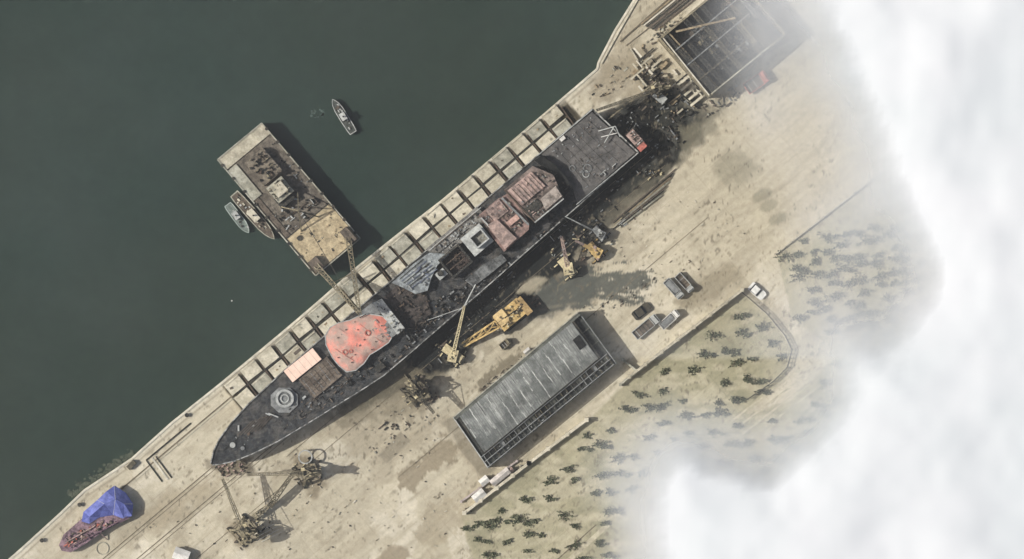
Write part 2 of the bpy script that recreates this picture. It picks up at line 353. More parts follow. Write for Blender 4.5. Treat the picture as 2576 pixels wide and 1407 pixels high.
# ---------- rails / joints ----------
rl=B("crane_rails")
def vline(v,x0,x1,w,mat,z=0.06):
    a=(x0,958+(560-x0)*0.8393); c=(x1,958+(560-x1)*0.8393)
    rl.bp(a[0]+.643*v,a[1]+.766*v,c[0]+.643*v,c[1]+.766*v,z,w,mat,0.12)
railm=M("rail_steel",(128,118,99),0.3,1.0)
vline(45,130,560,0.35,railm); vline(52,300,560,0.15,conc2)
for v,w in ((150,0.22),(158,0.12),(205,0.2),(214,0.12),(300,0.12)): vline(v,60,560,w,railm)
for v,w in ((205,0.25),(214,0.12),(250,0.12),(300,0.12)): vline(v,560,1480,w,railm)
vline(470,700,1480,0.12,railm)
rl.build()

# ---------- slot ramp ----------
sr=B("mooring_slot")
for o in (0,14,24): sr.bp(368+o,1158-o*0.4,408+o,1212-o*0.4,0.1,0.35 if o!=14 else 0.5,dark if o!=14 else concl,0.3)
sr.bp(368,1158,480,1065,0.1,0.4,dark,0.3); sr.build()

# ---------- WARSHIP ----------
s=B("warship")
port=[(530,1166),(537,1135),(552,1104),(580,1066),(625,1016),(680,965),(722,925),(775,880),(832,832),(900,776),(980,710),(1100,606),(1200,521),(1350,393),(1490,274)]
stbd=[(534,1170),(556,1168),(590,1160),(640,1140),(700,1110),(770,1068),(850,1018),(915,978),(965,945),(1030,890),(1110,820),(1210,734),(1330,628),(1460,513),(1606,384)]
hullm=M("hull_grey",(94,96,96),0.3,0.6,alt=(66,66,66))
deckm=M("burnt_deck",(66,68,69),0.45,0.9,alt=(92,89,84),altamt=0.8)
zs=[8.2,8.0,7.8,7.6,7.3,7.0,6.8,6.6,6.4,6.2,6.0,6.0,6.0,6.0,6.0]
pv=[Vector(W(p[0],p[1],z)) for p,z in zip(port,zs)]; sv=[Vector(W(p[0],p[1],z)) for p,z in zip(stbd,zs)]
nn=len(pv); fl=[.75,.7,.6,.5,.4,.34,.28,.24,.2,.18,.16,.15,.15,.15,.18]
pb=[];sb=[]
for i in range(nn):
    c=(pv[i]+sv[i])/2; back=Vector((U.x,U.y,0))*(6.0 if i==0 else max(0,4-i))*0.8
    a=pv[i].lerp(c,fl[i])+back; a.z=0.5; pb.append(a); d_=sv[i].lerp(c,fl[i])+back; d_.z=0.5; sb.append(d_)
V=pv+sv+pb+sb
fs=[];
for i in range(nn-1):
    fs+=[(i,i+1,2*nn+i+1,2*nn+i),(nn+i+1,nn+i,3*nn+i,3*nn+i+1),(2*nn+i,2*nn+i+1,3*nn+i+1,3*nn+i)]
fs+=[(nn-1,2*nn-1,4*nn-1,3*nn-1),(0,2*nn,3*nn,nn)]
s.add(V,fs,hullm)
s.add(V,[(i,nn+i,nn+i+1,i+1) for i in range(nn-1)],deckm)
up=Vector((0,0,0.15))
edgem=M("gunwale",(178,178,171),0.4,1.5,alt=(92,92,89),altamt=0.95)
for arr in (pv,sv):
    for i in range(nn-1): s.beam(arr[i]+up,arr[i+1]+up,0.26,edgem,0.7)
s.beam(pv[-1]+up,sv[-1]+up,0.3,edgem,0.7)
for i in range(1,nn-1): s.beam(pb[i]-Vector((0,0,.3)),sb[i]-Vector((0,0,.3)),1.0,wood,0.5)
A=39.7
# foredeck
for i in range(7): s.bp(690-9*i,1040+3*i,650-9*i,1085+2*i,7.55,0.14,brown,0.3)
s.bp(600,1070,600,1085,8,0.4,lgrey); s.cyl(585,1120,0.7,7,8.3,lgrey); s.cyl(610,1128,0.5,7,8.2,grey)
s.cyl(625,1092,0.4,7,8.4,rust);s.bp(560,1135,600,1100,8.0,0.15,dark)
s.clutter([(560,1130),(640,1030),(690,1050),(640,1120)],30,[grey,dark,brown,black],7.3,1.5,5,0.6)
s.clutter([(600,1140),(700,1050),(840,1000),(850,1010),(700,1100)],40,[dark,black,brown],6.9,2,8,0.5)
oct_=[(715+34*math.cos(math.radians(a)),1007+34*math.sin(math.radians(a))) for a in range(22,382,45)]
oct_=[(x+ (x-715)*0.08,y) for x,y in oct_]
s.prism(oct_,6.8,7.6,grey,grey); s.ring(716,1003,2.3,1.7,7.6,8.6,lgrey); s.cyl(716,1003,1.7,7.6,8.0,grey); s.ring(716,1003,1.1,0.8,8.0,8.4,lgrey)
s.clutter(oct_,8,[grey,dark,brown],7.6,1.5,5,0.5)
s.bp(675,1040,700,1050,8.2,0.3,lgrey);s.bp(680,1045,668,1040,8.2,0.3,lgrey);s.box(765,1000,10,5,A,6.8,7.9,lgrey); s.box(780,1015,8,4,A,6.8,7.5,grey)
# missile-cell deck
cellm=M("cell_deck",(124,112,98),0.35,1.2,alt=(90,81,72),altamt=0.8)
s.box(806,950,92,62,A,6.6,7.7,cellm)
for i in range(7):
    ux=-38+13*i; s.bp(806+ux*.766-24*.643,950-ux*.643-24*.766,806+ux*.766+24*.643,950-ux*.643+24*.766,7.75,0.12,dark if i%2 else grey,0.15)
for j in (-14,0,14): s.bp(806-40*.766+j*.643,950+40*.643+j*.766,806+40*.766+j*.643,950-40*.643+j*.766,7.78,0.12,rust,0.14)
s.clutter([(780,960),(840,915),(856,940),(800,985)],14,[brown,dark,cellm],7.7,2,6,0.4)
salm=M("salmon_cover",(252,218,194),0.05,0.8,alt=(240,200,174))
s.box(761,919,93,36,A-1,7.2,8.6,salm); 
for i in range(5): 
    ux=-34+17*i; s.bp(761+ux*.77-17*.64,919-ux*.64-17*.77,761+ux*.77+17*.64,919-ux*.64+17*.77,8.62,0.06,pinkl,0.06)
s.box(748,885,20,8,A,6.6,8,brown)
s.clutter([(740,950),(800,985),(860,950),(960,900),(1010,880),(960,930),(850,1000),(760,1045)],90,[grey,dark,brown,black,rust,black],6.6,1.5,7,0.9)
s.box(955,925,26,16,A,6.3,8.2,dark); s.box(880,965,12,9,A,6.3,7.6,black)
# coral tarpaulin over the bridge front
tarp=[(820,868),(818,845),(830,824),(852,812),(880,806),(900,796),(930,790),(962,796),(982,815),(992,838),(978,862),(952,880),(930,893),(915,915),(895,932),(872,936),(852,920),(836,900)]
coral=M("coral_tarpaulin",(238,146,126),0.16,0.45,rough=0.9,alt=(186,160,144),altamt=0.95,bump=0.2)
s.prism(tarp,6.4,9.0,pinkl)
s.drape(tarp,lambda x,y,f: 9.9-0.9*f**5+0.14*math.sin(x*0.11+y*0.05)*(1-f)+0.10*math.sin(y*0.17-x*0.09)*(1-f*f),coral,24,6)
s.ring(925,838,0.8,0.5,9.8,10.2,redp);s.ring(868,886,0.7,0.45,9.8,10.2,redp);s.ring(882,884,0.5,0.3,9.8,10.2,redp)
s.bp(905,800,922,790,10.1,0.22,black);s.bp(842,878,890,908,9.93,0.09,redp);s.bp(905,815,960,862,9.93,0.09,redp);s.bp(940,850,975,835,9.93,0.1,grey);s.bp(850,825,880,845,9.93,0.09,pinkl)
for p in ((850,850),(900,830),(945,860),(905,870),(885,912),(960,820),(870,830),(935,880),(850,900),(916,855),(893,893),(962,846)): s.box(p[0],p[1],3,2,A,9.7,10.2,dark)
s.clutter([(930,790),(985,825),(978,862),(940,862)],30,[pinkl,grey,conc2,pink,coral],9.6,2,7,0.4)
s.clutter([(830,840),(900,800),(930,850),(880,920)],22,[coral,pinkl,coral,redp],9.6,2,8,0.3)
tl=[Vector(W(x,y,9.1)) for x,y in tarp]
for i in range(len(tl)): s.beam(tl[i],tl[(i+1)%len(tl)],0.22,lgrey)
# bridge remains
s.prism([(938,762),(960,752),(1018,826),(1000,842)],6,11.0,grey,lgrey); s.prism([(975,806),(1002,838),(985,850),(962,826)],6,9.5,grey)
s.prism([(900,790),(938,760),(958,790),(930,800)],6,9.0,grey)
s.clutter([(935,760),(965,750),(1020,828),(1000,845)],26,[lgrey,grey,dark,conc2],10.8,2,7,0.9)
s.prism([(965,748),(1000,718),(1070,735),(1085,790),(1040,830)],5.9,6.9,M("scorched_brown",(84,77,72),0.4,0.7,alt=(54,53,52)))
s.clutter([(970,748),(1000,718),(1080,735),(1100,790),(1040,850),(1010,830)],80,[black,dark,rust,brown],6.7,2,8,1.3)
# midships house
s.prism([(985,712),(1040,664),(1080,636),(1130,640),(1100,668),(1085,700),(1075,732),(1045,740),(1010,722)],6,8.8,grey,M("pale_house_top",(162,168,166),0.35,0.9,alt=(110,114,114),altamt=0.8))
for i in range(6): s.bp(1005+i*5,703+i*5,1065+i*7,652+i*5,9.0+0.05*i,0.16,blueg if i%2 else dark,0.2)
s.clutter([(1000,715),(1050,668),(1090,650),(1080,720),(1045,735)],30,[blueg,grey,dark,lgrey],8.8,2,7,0.7)
s.prism([(1070,628),(1200,521),(1238,556),(1160,612),(1112,650)],6,8.2,hullm,M("grey_brown_top",(138,135,127),0.4,0.9,alt=(94,92,88),altamt=0.8))
s.bp(1080,630,1210,522,8.5,0.22,lgrey);s.bp(1100,640,1180,574,8.4,0.15,dark);s.bp(1092,622,1195,536,8.6,0.2,brown)
for i in range(9): s.box(1095+i*13+jit(3),628-i*11+jit(3),random.uniform(3,7),random.uniform(3,8),A,8.2,8.8+jit(.3),random.choice([grey,dark,lgrey,brown]))
s.clutter([(1085,635),(1200,535),(1225,556),(1120,640)],44,[grey,dark,brown,lgrey,lgrey],8.2,2,6,0.7)
# uptake wells (open boxes)
def well(px,py,a,b_,z0,z1,wall,floor,t_=5):
    s.box(px,py,a-2*t_,b_-2*t_,A,z0-0.02,z0+0.6,floor)
    for du,dv,lx,ly in ((0,-(b_-t_)/2,a,t_),(0,(b_-t_)/2,a,t_),(-(a-t_)/2,0,t_,b_-2*t_),((a-t_)/2,0,t_,b_-2*t_)):
        s.box(px+du*.77+dv*.64,py-du*.64+dv*.77,lx,ly,A,z0,z1,wall)
pitm=M("scorched_interior",(80,71,66),0.4,1.0,alt=(50,48,48))
well(1146,657,66,60,6.0,9.4,dark,pitm); s.clutter([(1118,652),(1145,630),(1172,662),(1146,684)],14,[rust,pitm,black],6.6,3,9,1.2)
for q in (-8,8): s.bp(1146-24*.77+q*.64,657+24*.64+q*.77,1146+24*.77+q*.64,657-24*.64+q*.77,9.5,0.2,rust)
s.box(1200,604,62,58,A,6,9.6,hullm,lgrey); well(1205,600,40,36,9.6,12.0,lgrey,M("funnel_top",(146,143,131),0.3,1.0,alt=(84,84,80)),4)
s.clutter([(1170,600),(1200,575),(1235,605),(1205,632)],18,[grey,dark,lgrey],9.6,2,6,0.7)
s.prism([(1205,572),(1222,558),(1262,605),(1248,622)],6,9.0,black)
# red-primer superstructure
s.prism([(1204,542),(1250,502),(1282,484),(1332,560),(1330,578),(1268,634),(1238,596)],6,10.0,brown,pink)
s.box(1250,530,44,38,A,10.0,10.6,pinkl)
for i in range(4):
    for j in range(3): s.box(1250+(-15+10*i)*.77+(-11+11*j)*.64,530-(-15+10*i)*.64+(-11+11*j)*.77,6.5,7,A,10.6,10.8,pink if (i+j)%2 else pinkl)
s.prism([(1226,566),(1250,552),(1300,600),(1270,628)],10.0,11.2,pink,pinkl)
s.bp(1262,498,1330,566,10.7,0.5,grey);s.bp(1210,548,1262,604,10.6,0.4,lgrey)
s.box(1290,555,34,14,A,10.0,11.0,M("primer_red_light",(198,160,144),0.25,0.9,alt=(150,124,114),altamt=0.8))
s.clutter([(1210,545),(1275,495),(1325,562),(1265,625)],80,[pink,pinkl,brown,grey,dark,conc2],10.0,1.5,6,0.9)
s.prism([(1268,478),(1340,418),(1392,440),(1418,500),(1348,562),(1318,536)],6,12.0,brown,M("hangar_roof",(142,127,117),0.4,0.9,alt=(96,87,81),altamt=0.9))
s.prism([(1276,480),(1336,432),(1372,468),(1312,518)],12.0,12.8,pink,pinkl)
for i in range(8):
    f=i/7; x0=1280+54*f;y0=482-44*f; s.bp(x0,y0,x0+34,y0+36,12.9,0.14,rust if i%2 else pink,0.15)
s.prism([(1318,526),(1350,500),(1366,516),(1334,544)],12.0,12.5,dark); s.prism([(1360,500),(1398,468),(1414,494),(1372,530)],12.0,13.6,brown,M("hatch_roof",(174,162,149),0.3,1.0,alt=(116,107,99),altamt=0.8))
s.bp(1345,560,1418,500,12.5,0.3,lgrey);s.bp(1268,478,1348,562,12.4,0.25,rust)
s.clutter([(1280,480),(1340,425),(1390,445),(1412,498),(1348,555)],100,[pink,pinkl,brown,dark,conc2,grey,grey],12.0,1.5,6,1.1)
# black block and bits standing in for the hangar's shadow on the deck
s.prism([(1345,404),(1362,392),(1400,416),(1440,470),(1418,498),(1392,440)],6,9.5,black)
s.clutter([(1350,402),(1400,418),(1436,470),(1415,492)],20,[black,dark],9.3,3,10,1.2)
# flight deck
fd=M("flight_deck",(96,94,91),0.26,0.7,alt=(116,112,107),altamt=0.7)
s.prism([(1362,388),(1488,281),(1598,384),(1452,512),(1440,470),(1400,416)],6.0,6.5,fd)
for q in (20,40,60,80,100,125): s.bp(1380+q*.8,382-q*.64,1460+q*.95,480-q*.74,6.53,0.07,black,0.06)
for q in (30,62,96): s.bp(1395+q*.66,425+q*.1-10,1480+q*.7,345+q*.5-20,6.53,0.07,dark,0.06)
s.bp(1450,515,1602,388,7.0,0.18,lgrey,0.5)
s.bp(1352,392,1490,276,6.8,0.2,lgrey,0.5)
s.clutter([(1375,390),(1485,290),(1520,320),(1410,400)],34,[lgrey,grey,dark,brown],6.5,1.5,5,0.6)
s.clutter([(1500,440),(1560,400),(1545,425),(1510,460)],14,[lgrey,grey,rust],6.5,2,6,0.8)
s.clutter([(1400,410),(1540,330),(1580,390),(1470,480)],60,[dark,grey,brown,fd],6.5,1.5,5,0.3)
s.box(1415,349,14,9,A,6.5,7.6,white); s.ring(1478,424,1.1,0.85,6.5,6.8,grey);s.ring(1474,438,0.9,0.7,6.5,6.8,lgrey);s.ring(1440,424,0.8,0.6,6.5,6.8,grey)
s.box(1463,432,9,5,30,6.5,7.1,grey)
s.bp(1505,330,1548,318,8,0.22,lgrey,0.3,8.5); s.bp(1520,360,1545,318,8,0.22,lgrey,0.3,8.5); s.bp(1548,318,1560,345,8.5,0.22,lgrey); s.bp(1512,345,1552,335,8.2,0.18,white)
# starboard side scraps
s.prism([(1170,706),(1215,666),(1262,640),(1275,655),(1230,692),(1190,722)],6,7.6,grey,M("pale_scorched",(128,130,127),0.4,0.9,alt=(76,77,76),altamt=0.9))
s.clutter([(1090,760),(1180,690),(1300,640),(1420,530),(1430,545),(1240,705),(1100,820)],170,[grey,dark,black,black,brown,black],6,1.5,8,1.2)
s.clutter([(1020,850),(1090,790),(1120,790),(1030,880),(980,930)],60,[dark,black,grey,brown],6.2,2,8,1)
s.box(1110,690,26,20,A,6,8.4,grey,lgrey); s.cyl(1108,688,0.8,8.4,9.4,dark)
s.lattice(W(1010,835,6),W(1012,832,16),1.4,dark,0.15)
s.build()

# ---------- cranes ----------
def portal_crane(cx,cy,ang,tip,tz,mat,size=1.0,counter=True,leg=6.5):
    c=B("portal_crane"); S=size*30
    a=math.radians(ang); ux,uy=math.cos(a),-math.sin(a); vx,vy=math.sin(a),math.cos(a)
    P=lambda i,j,z: W(cx+ux*i+vx*j,cy+uy*i+vy*j,z)
    for i in(-1,1):
        for j in(-1,1):
            c.beam(P(i*S,j*S,0.1),P(i*S*0.5,j*S*0.5,leg),0.5,mat)
            c.box(cx+ux*i*S+vx*j*S,cy+uy*i*S+vy*j*S,14,6,ang,0,1.0,dark)
        c.beam(P(i*S*0.5,-S*0.5,leg),P(i*S*0.5,S*0.5,leg),0.5,mat); c.beam(P(-S*0.5,i*S*0.5,leg),P(S*0.5,i*S*0.5,leg),0.5,mat)
        c.beam(P(-S,i*S,1.3),P(S,i*S,1.3),0.35,mat)
        c.beam(P(i*S,-S,1.3),P(i*S*0.6,S*0.6,leg*0.8),0.25,mat)
    c.cyl(cx,cy,1.3*size,leg,leg+1.0,dark)
    dx,dy=tip[0]-cx,tip[1]-cy; Ld=math.hypot(dx,dy); dx/=Ld;dy/=Ld
    ba=math.degrees(math.atan2(-dy,dx)); z=leg+1.0
    c.box(cx-dx*18,cy-dy*18,44*size,22*size,ba,z,z+2.4,mat,olive)
    c.box(cx-dx*38*size,cy-dy*38*size,10,24*size,ba,z-0.4,z+2.0,dkol)
    c.box(cx+dx*10-dy*9,cy+dy*10+dx*9,9,8,ba,z,z+2.0,cream); 
    top=W(cx-dx*10,cy-dy*10,z+6)
    for sd in(-1,1): c.beam(W(cx-dx*22-dy*sd*9,cy-dy*22+dx*sd*9,z+2.4),top,0.25,mat); c.beam(W(cx+dx*6-dy*sd*9,cy+dy*6+dx*sd*9,z+2),top,0.25,mat)
    c.lattice(W(cx+dx*10,cy+dy*10,z+1.2),W(tip[0],tip[1],tz),1.3*size,mat,0.13)
    for sd in(-1,1): c.beam(top,W(tip[0]+sd,tip[1],tz),0.08,dark)
    c.beam(W(tip[0],tip[1],tz),W(tip[0],tip[1],3),0.08,dark)
    c.clutter([(cx-42,cy-32),(cx+42,cy-32),(cx+38,cy+38),(cx-38,cy+32)],34,[olive,dark,brown,cream,dkol],0,2,8,1.0)
    for k_ in range(12): c.box(cx-dx*18+jit(14),cy-dy*18+jit(14),random.uniform(2,7),random.uniform(2,5),ba,z+2.4,z+2.4+random.uniform(.3,1),random.choice([cream,dark,olive,brown]))
    c.build()
portal_crane(772,1190,-58,(622,1194),10,olive,0.8)
portal_crane(612,1335,-48,(560,1205),11,olive,0.85)
portal_crane(1046,985,-48,(1092,1040),9,dkol,0.8)
portal_crane(1655,225,-45,(1500,278),9,dkol,0.7)
c=B("gantry_beam"); c.lattice(W(680,1272,3),W(745,1180,7),1.3,dkol,0.2); c.lattice(W(640,1300,1.5),W(690,1262,3),1.3,olive,0.2)
c.ring(768,1150,1.8,1.5,3.6,4.0,lgrey); c.beam(W(768,1166,0),W(768,1166,3.7),0.4,olive); c.beam(W(768,1134,0),W(768,1134,3.7),0.4,olive)
c.clutter([(620,1290),(660,1280),(700,1330),(650,1370)],26,[lgrey,cream,olive,dark],0,2,7,0.8); 
for i in range(4): c.bp(640+i*6,1345+i*6,690+i*6,1318+i*7,0.3,0.2,concl,0.2)
c.build()

def mobile_crane(cx,cy,ang,L_,Wd,mat,tip,tz,lat=True,bw=1.1,cab=cream):
    c=B("mobile_crane"); a=math.radians(ang); ux,uy=math.cos(a),-math.sin(a); vx,vy=math.sin(a),math.cos(a)
    c.box(cx,cy,L_,Wd,ang,0.8,1.8,dark,mat)
    n_=max(3,int(L_/22))
    for i in range(n_):
        f=(-0.42+0.84*i/(n_-1))*L_
        for sd in(-1,1):
            p=W(cx+ux*f+vx*sd*Wd*0.52,cy+uy*f+vy*sd*Wd*0.52,0.7); c.wheel(p,(vx,-vy,0),0.7,0.5,tyre)
    c.box(cx+ux*L_*0.42,cy+uy*L_*0.42,L_*0.15,Wd*0.9,ang,1.8,3.3,cab); c.box(cx+ux*L_*0.47,cy+uy*L_*0.47,L_*0.04,Wd*0.8,ang,2.5,3.32,glass)
    c.cyl(cx,cy,Wd*0.035,1.8,2.4,dark)
    dx,dy=tip[0]-cx,tip[1]-cy; Ld=math.hypot(dx,dy); dx/=Ld;dy/=Ld; ba=math.degrees(math.atan2(-dy,dx))
    c.box(cx-dx*L_*0.12,cy-dy*L_*0.12,L_*0.5,Wd*1.05,ba,2.4,4.2,mat); c.box(cx+dx*L_*0.1-dy*Wd*.38,cy+dy*L_*0.1+dx*Wd*.38,L_*0.16,Wd*0.35,ba,2.4,4.4,cab)
    c.box(cx-dx*L_*0.36,cy-dy*L_*0.36,L_*0.08,Wd*1.05,ba,2.2,4.0,dark)
    for k_ in range(7): c.box(cx-dx*L_*.12+jit(L_*.15),cy-dy*L_*.12+jit(L_*.15),random.uniform(2,7),random.uniform(2,4),ba,4.2,4.3+random.uniform(.1,.6),random.choice([mat,dark,cab,brown]))
    p=W(cx+dx*4,cy+dy*4,3.8);q=W(tip[0],tip[1],tz)
    if lat: c.lattice(p,q,bw,mat if lat is True else lat,0.15)
    else: 
        m_=Vector(p).lerp(Vector(q),0.55); c.beam(p,m_,bw,mat); c.beam(m_,q,bw*0.65,cab)
    for i in(-1,1):
        for j in(-0.4,0.4):
            c.beam(W(cx+ux*j*L_,cy+uy*j*L_,0.9),W(cx+ux*j*L_+vx*i*Wd*1.1,cy+uy*j*L_+vy*i*Wd*1.1,0.6),0.3,mat); c.box(cx+ux*j*L_+vx*i*Wd*1.1,cy+uy*j*L_+vy*i*Wd*1.1,5,5,ang,0,0.5,dark)
    c.build()
# big yellow crane, boom lowered to the south-west
c=B("crawler_crane")
c.box(1284,792,78,46,A,2.0,4.6,yellow); c.box(1262,800,30,36,A,4.6,5.4,M("yellow_light",(226,196,134),0.2,1.0,alt=(190,157,108))); c.box(1318,770,18,50,A,1.5,5.0,M("counterweight_yellow",(184,154,102),0.3,1.0))
for sd in(-1,1): c.box(1284+sd*24*.64,792+sd*24*.77,86,12,A,0,1.8,dark)
c.clutter([(1245,800),(1300,750),(1325,780),(1280,828)],34,[dark,brown,cream,yellow],4.6,2,8,1.2)
c.lattice(W(1252,815,4),W(1165,868,2),2.0,yellow,0.3); c.bp(1245,818,1170,872,2.4,0.4,yellow)
c.clutter([(1330,760),(1345,745),(1365,765),(1345,785)],10,[dark,brown],0,4,12,2)
c.beam(W(1300,780,5),W(1270,800,9),0.3,dark); c.beam(W(1270,800,9),W(1180,860,4),0.08,dark); c.build()
mobile_crane(1140,890,-35,58,22,cream,(1168,770),12,lat=cream,bw=0.8)
c=B("crane_jib"); c.beam(W(1168,770,12),W(1196,716,14),0.25,lgrey); c.beam(W(1160,776,12),W(1075,806,8),0.12,lgrey);c.build()
mobile_crane(1428,672,-50,54,24,cream,(1412,596),8,lat=pinkl,bw=0.9)
mobile_crane(1497,632,-50,48,22,yellow,(1448,606),6,lat=False,bw=0.8,cab=pinkl)
mobile_crane(1508,588,-50,40,18,grey,(1422,545),8,lat=False,bw=0.4,cab=lgrey)
sc=B("scrap_pile"); 
sc.clutter([(1380,600),(1520,560),(1560,620),(1470,660),(1380,680)],66,[dark,brown,lgrey,cream,rust,black],0,2,9,1.4)
sc.clutter([(1180,720),(1290,680),(1330,650),(1310,700),(1200,770)],60,[dark,black,grey,black],0,2,8,1.3)
sc.clutter([(1360,590),(1480,500),(1700,330),(1740,350),(1520,560),(1400,640)],110,[dark,black,grey,black,brown],0,1.5,8,0.9)
sc.clutter([(1100,850),(1240,745),(1290,780),(1180,860),(1060,955)],90,[dark,black,grey,black,brown],0,1.5,8,0.9); sc.build()
sc=B("scrap_pile"); sc.clutter([(1080,870),(1120,850),(1160,930),(1120,925)],26,[dark,brown,cream,rust],0,3,9,1.2)
sc.clutter([(1010,940),(1060,935),(1110,1000),(1070,1030)],46,[dark,brown,rust,olive],0,2,9,1.4); sc.build()
sc=B("scrap_pile"); sc.clutter([(530,1165),(620,1155),(630,1200),(560,1205)],40,[dark,brown,rust,pinkl],0,2,8,1.0)
sc.clutter([(940,1080),(970,1060),(1030,1060),(1020,1085)],14,[dark,brown,conc],0,2,9,1.0)
sc.clutter([(300,1340),(640,1180),(720,1140),(1100,1080),(1150,1380),(400,1400)],120,[conc2,brown,concl,dark,olive],0,1.2,5,0.5)
sc.clutter([(1200,980),(1330,880),(1320,895),(1215,995)],40,[dark,brown],0,1.5,6,0.7)
sc.clutter([(860,1060),(1010,990),(1130,960),(1120,1050),(940,1150)],50,[conc2,brown,dark,rust],0,1.2,6,0.6)
sc.clutter([(1320,830),(1440,780),(1620,700),(1690,690),(1560,780),(1460,790)],40,[conc2,brown,dark],0,1.2,5,0.5)
sc.clutter([(1500,640),(1750,430),(1900,600),(1700,740)],60,[conc2,brown,concl,dark],0,1.2,5,0.4); sc.build()
# long pipes / timbers right of the ship
pp=B("pipe_stack")
for i in range(7): pp.bp(1560+i*3-20,560+i*2,1700+i*2-8*i,425+i*5+6*i,0.4+0.05*i,0.25,random.choice([dark,brown,wood,conc2]),0.3)
pp.clutter([(1530,590),(1560,540),(1640,470),(1700,420),(1690,450),(1590,560)],40,[dark,brown,lgrey,olive],0,2,10,1.0,long=2); 
pp.clutter([(1610,440),(1660,415),(1670,440),(1630,455)],18,[wood,cream,dark],0,3,8,1.2); pp.build()

# ---------- scaffolding & gear behind the stern ----------
sf=B("launch_winch_gear")
random.seed(21)
for i in range(44):
    x=random.uniform(1585,1760);y=205+ (x-1660)*0.45+random.uniform(-55,50); a=random.choice([A,A+90,A,A+90,random.uniform(0,180)]);l=random.uniform(15,46); ar=math.radians(a)
    sf.bp(x-math.cos(ar)*l/2,y+math.sin(ar)*l/2,x+math.cos(ar)*l/2,y-math.sin(ar)*l/2,random.uniform(0.5,3),random.uniform(0.2,0.6),random.choice([dark,brown,wood,black,conc,concl]))
for i in range(6): sf.box(1600+14*i,180-3*i+jit(5),24,9,A+5,0,1.5+jit(.4),random.choice([wood,conc,olive]))
sf.clutter([(1590,190),(1640,150),(1700,190),(1770,280),(1720,300),(1640,260)],110,[dark,brown,wood,black,grey,conc],0,2,10,2.0)
sf.clutter([(1540,290),(1620,260),(1750,280),(1640,420)],110,[dark,black,black,brown,grey],0,2,9,1.2)
for i in range(5): sf.bp(1705+8*i,215+13*i,1735+8*i,190+13*i,1.8,0.6,conc3,0.8)
sf.box(1660,245,34,20,A+100,0,4,grey,lgrey); sf.bp(1530,300,1650,205,4,0.3,olive); sf.bp(1536,306,1655,212,3,0.2,dark)
sf.clutter([(1500,200),(1600,130),(1630,160),(1560,230),(1480,260)],30,[wood,brown,conc2,dark],0,1.5,7,0.8)
sf.clutter([(1770,260),(1880,190),(1860,250),(1760,310)],34,[grey,brown,conc2,dark],0,1.5,8,0.8)
sf.build()
# reddish wreck vehicle next to stern, on a staging platform
tr=B("burnt_truck"); tr.box(1600,354,54,24,-48,0.8,2.0,dark,pink); tr.box(1614,371,14,22,-48,2.0,3.4,redp); tr.box(1594,347,32,24,-48,2.0,2.7,pinkl)
tr.clutter([(1574,337),(1594,327),(1624,362),(1609,377)],30,[pinkl,white,pink,dark],2.6,2,6,0.7)
for f in(-18,0,18):
    for sd in(-1,1): tr.wheel(W(1600+f*.67+sd*13*.74,354+f*.74-sd*13*.67,0.6),(0.74,0.67,0),0.6,0.4,tyre)
tr.box(1602,352,60,30,-48,-5.0,0.02,rust,dark)
tr.build(dz=5.0)

# ---------- roofless dock shed, upper right ----------
sh=B("roofless_shed")
c0=(1660,98);c1=(1784,242);c2=(1975,85);c3=(1850,-60)
def seg(a,b_,t_,z,mat):
    dx,dy=b_[0]-a[0],b_[1]-a[1];Ld=math.hypot(dx,dy); sh.box((a[0]+b_[0])/2,(a[1]+b_[1])/2,Ld+t_,t_,math.degrees(math.atan2(-dy,dx)),0,z,mat)
floor_=M("shed_floor",(92,92,84),0.45,0.6,alt=(64,64,60),altamt=0.85)
sh.prism([c0,c1,c2,c3],0.0,0.15,floor_)
seg(c0,c1,5,9,olive);seg(c1,c2,5,8.8,olive);seg(c2,c3,5,8.9,olive);seg(c3,c0,5,8.7,olive)
sh.bp(1672,92,1800,232,8.2,1.6,dark,0.5); sh.bp(1682,84,1810,226,7.6,0.5,wood); sh.bp(1668,96,1784,240,9.3,0.3,concl)
for i in range(8):
    f=(i+0.7)/8.5+jit(0.02); a=(c0[0]+190*f,c0[1]-158*f); b_=(c1[0]+190*f,c1[1]-158*f); e0=random.choice([0,0,0.3]);e1=random.choice([1,1,0.6])
    pa=(a[0]+(b_[0]-a[0])*e0,a[1]+(b_[1]-a[1])*e0);pb_=(a[0]+(b_[0]-a[0])*e1,a[1]+(b_[1]-a[1])*e1)
    sh.lattice(W(pa[0],pa[1],8),W(pb_[0],pb_[1],8),0.9,random.choice([grey,dkol,dark,dark]),0.16,w2=0.9)
    if i%3==0: sh.bp(a[0],a[1],b_[0],b_[1],7,0.8,rust,0.3)
for f in (0.25,0.5,0.75): sh.bp(c0[0]+124*f,c0[1]+144*f,c3[0]+124*f,c3[1]+144*f,8.7,0.3,random.choice([grey,dkol]))
sh.bp(1700,80,1850,45,9.5,0.5,wood); sh.bp(1790,236,1935,118,9.2,0.3,conc2)
sh.clutter([(1700,100),(1780,200),(1920,110),(1830,0)],150,[dark,brown,grey,black,olive,black],0.1,4,22,2.5,long=2)
sh.build()
bd=B("beam_stack"); 
for i in range(6): bd.bp(1612+i*7,62+i*3,1705+i*8,-15+i*3,0.4,0.35,random.choice([dark,wood,concl,brown]),0.4)
bd.bp(1560,105,1700,-20,0.3,0.3,railm); bd.bp(1575,115,1800,-60,0.2,0.2,railm); bd.clutter([(1600,130),(1660,60),(1740,20),(1660,110)],30,[conc2,wood,brown,dark],0,2,9,0.8); bd.build()

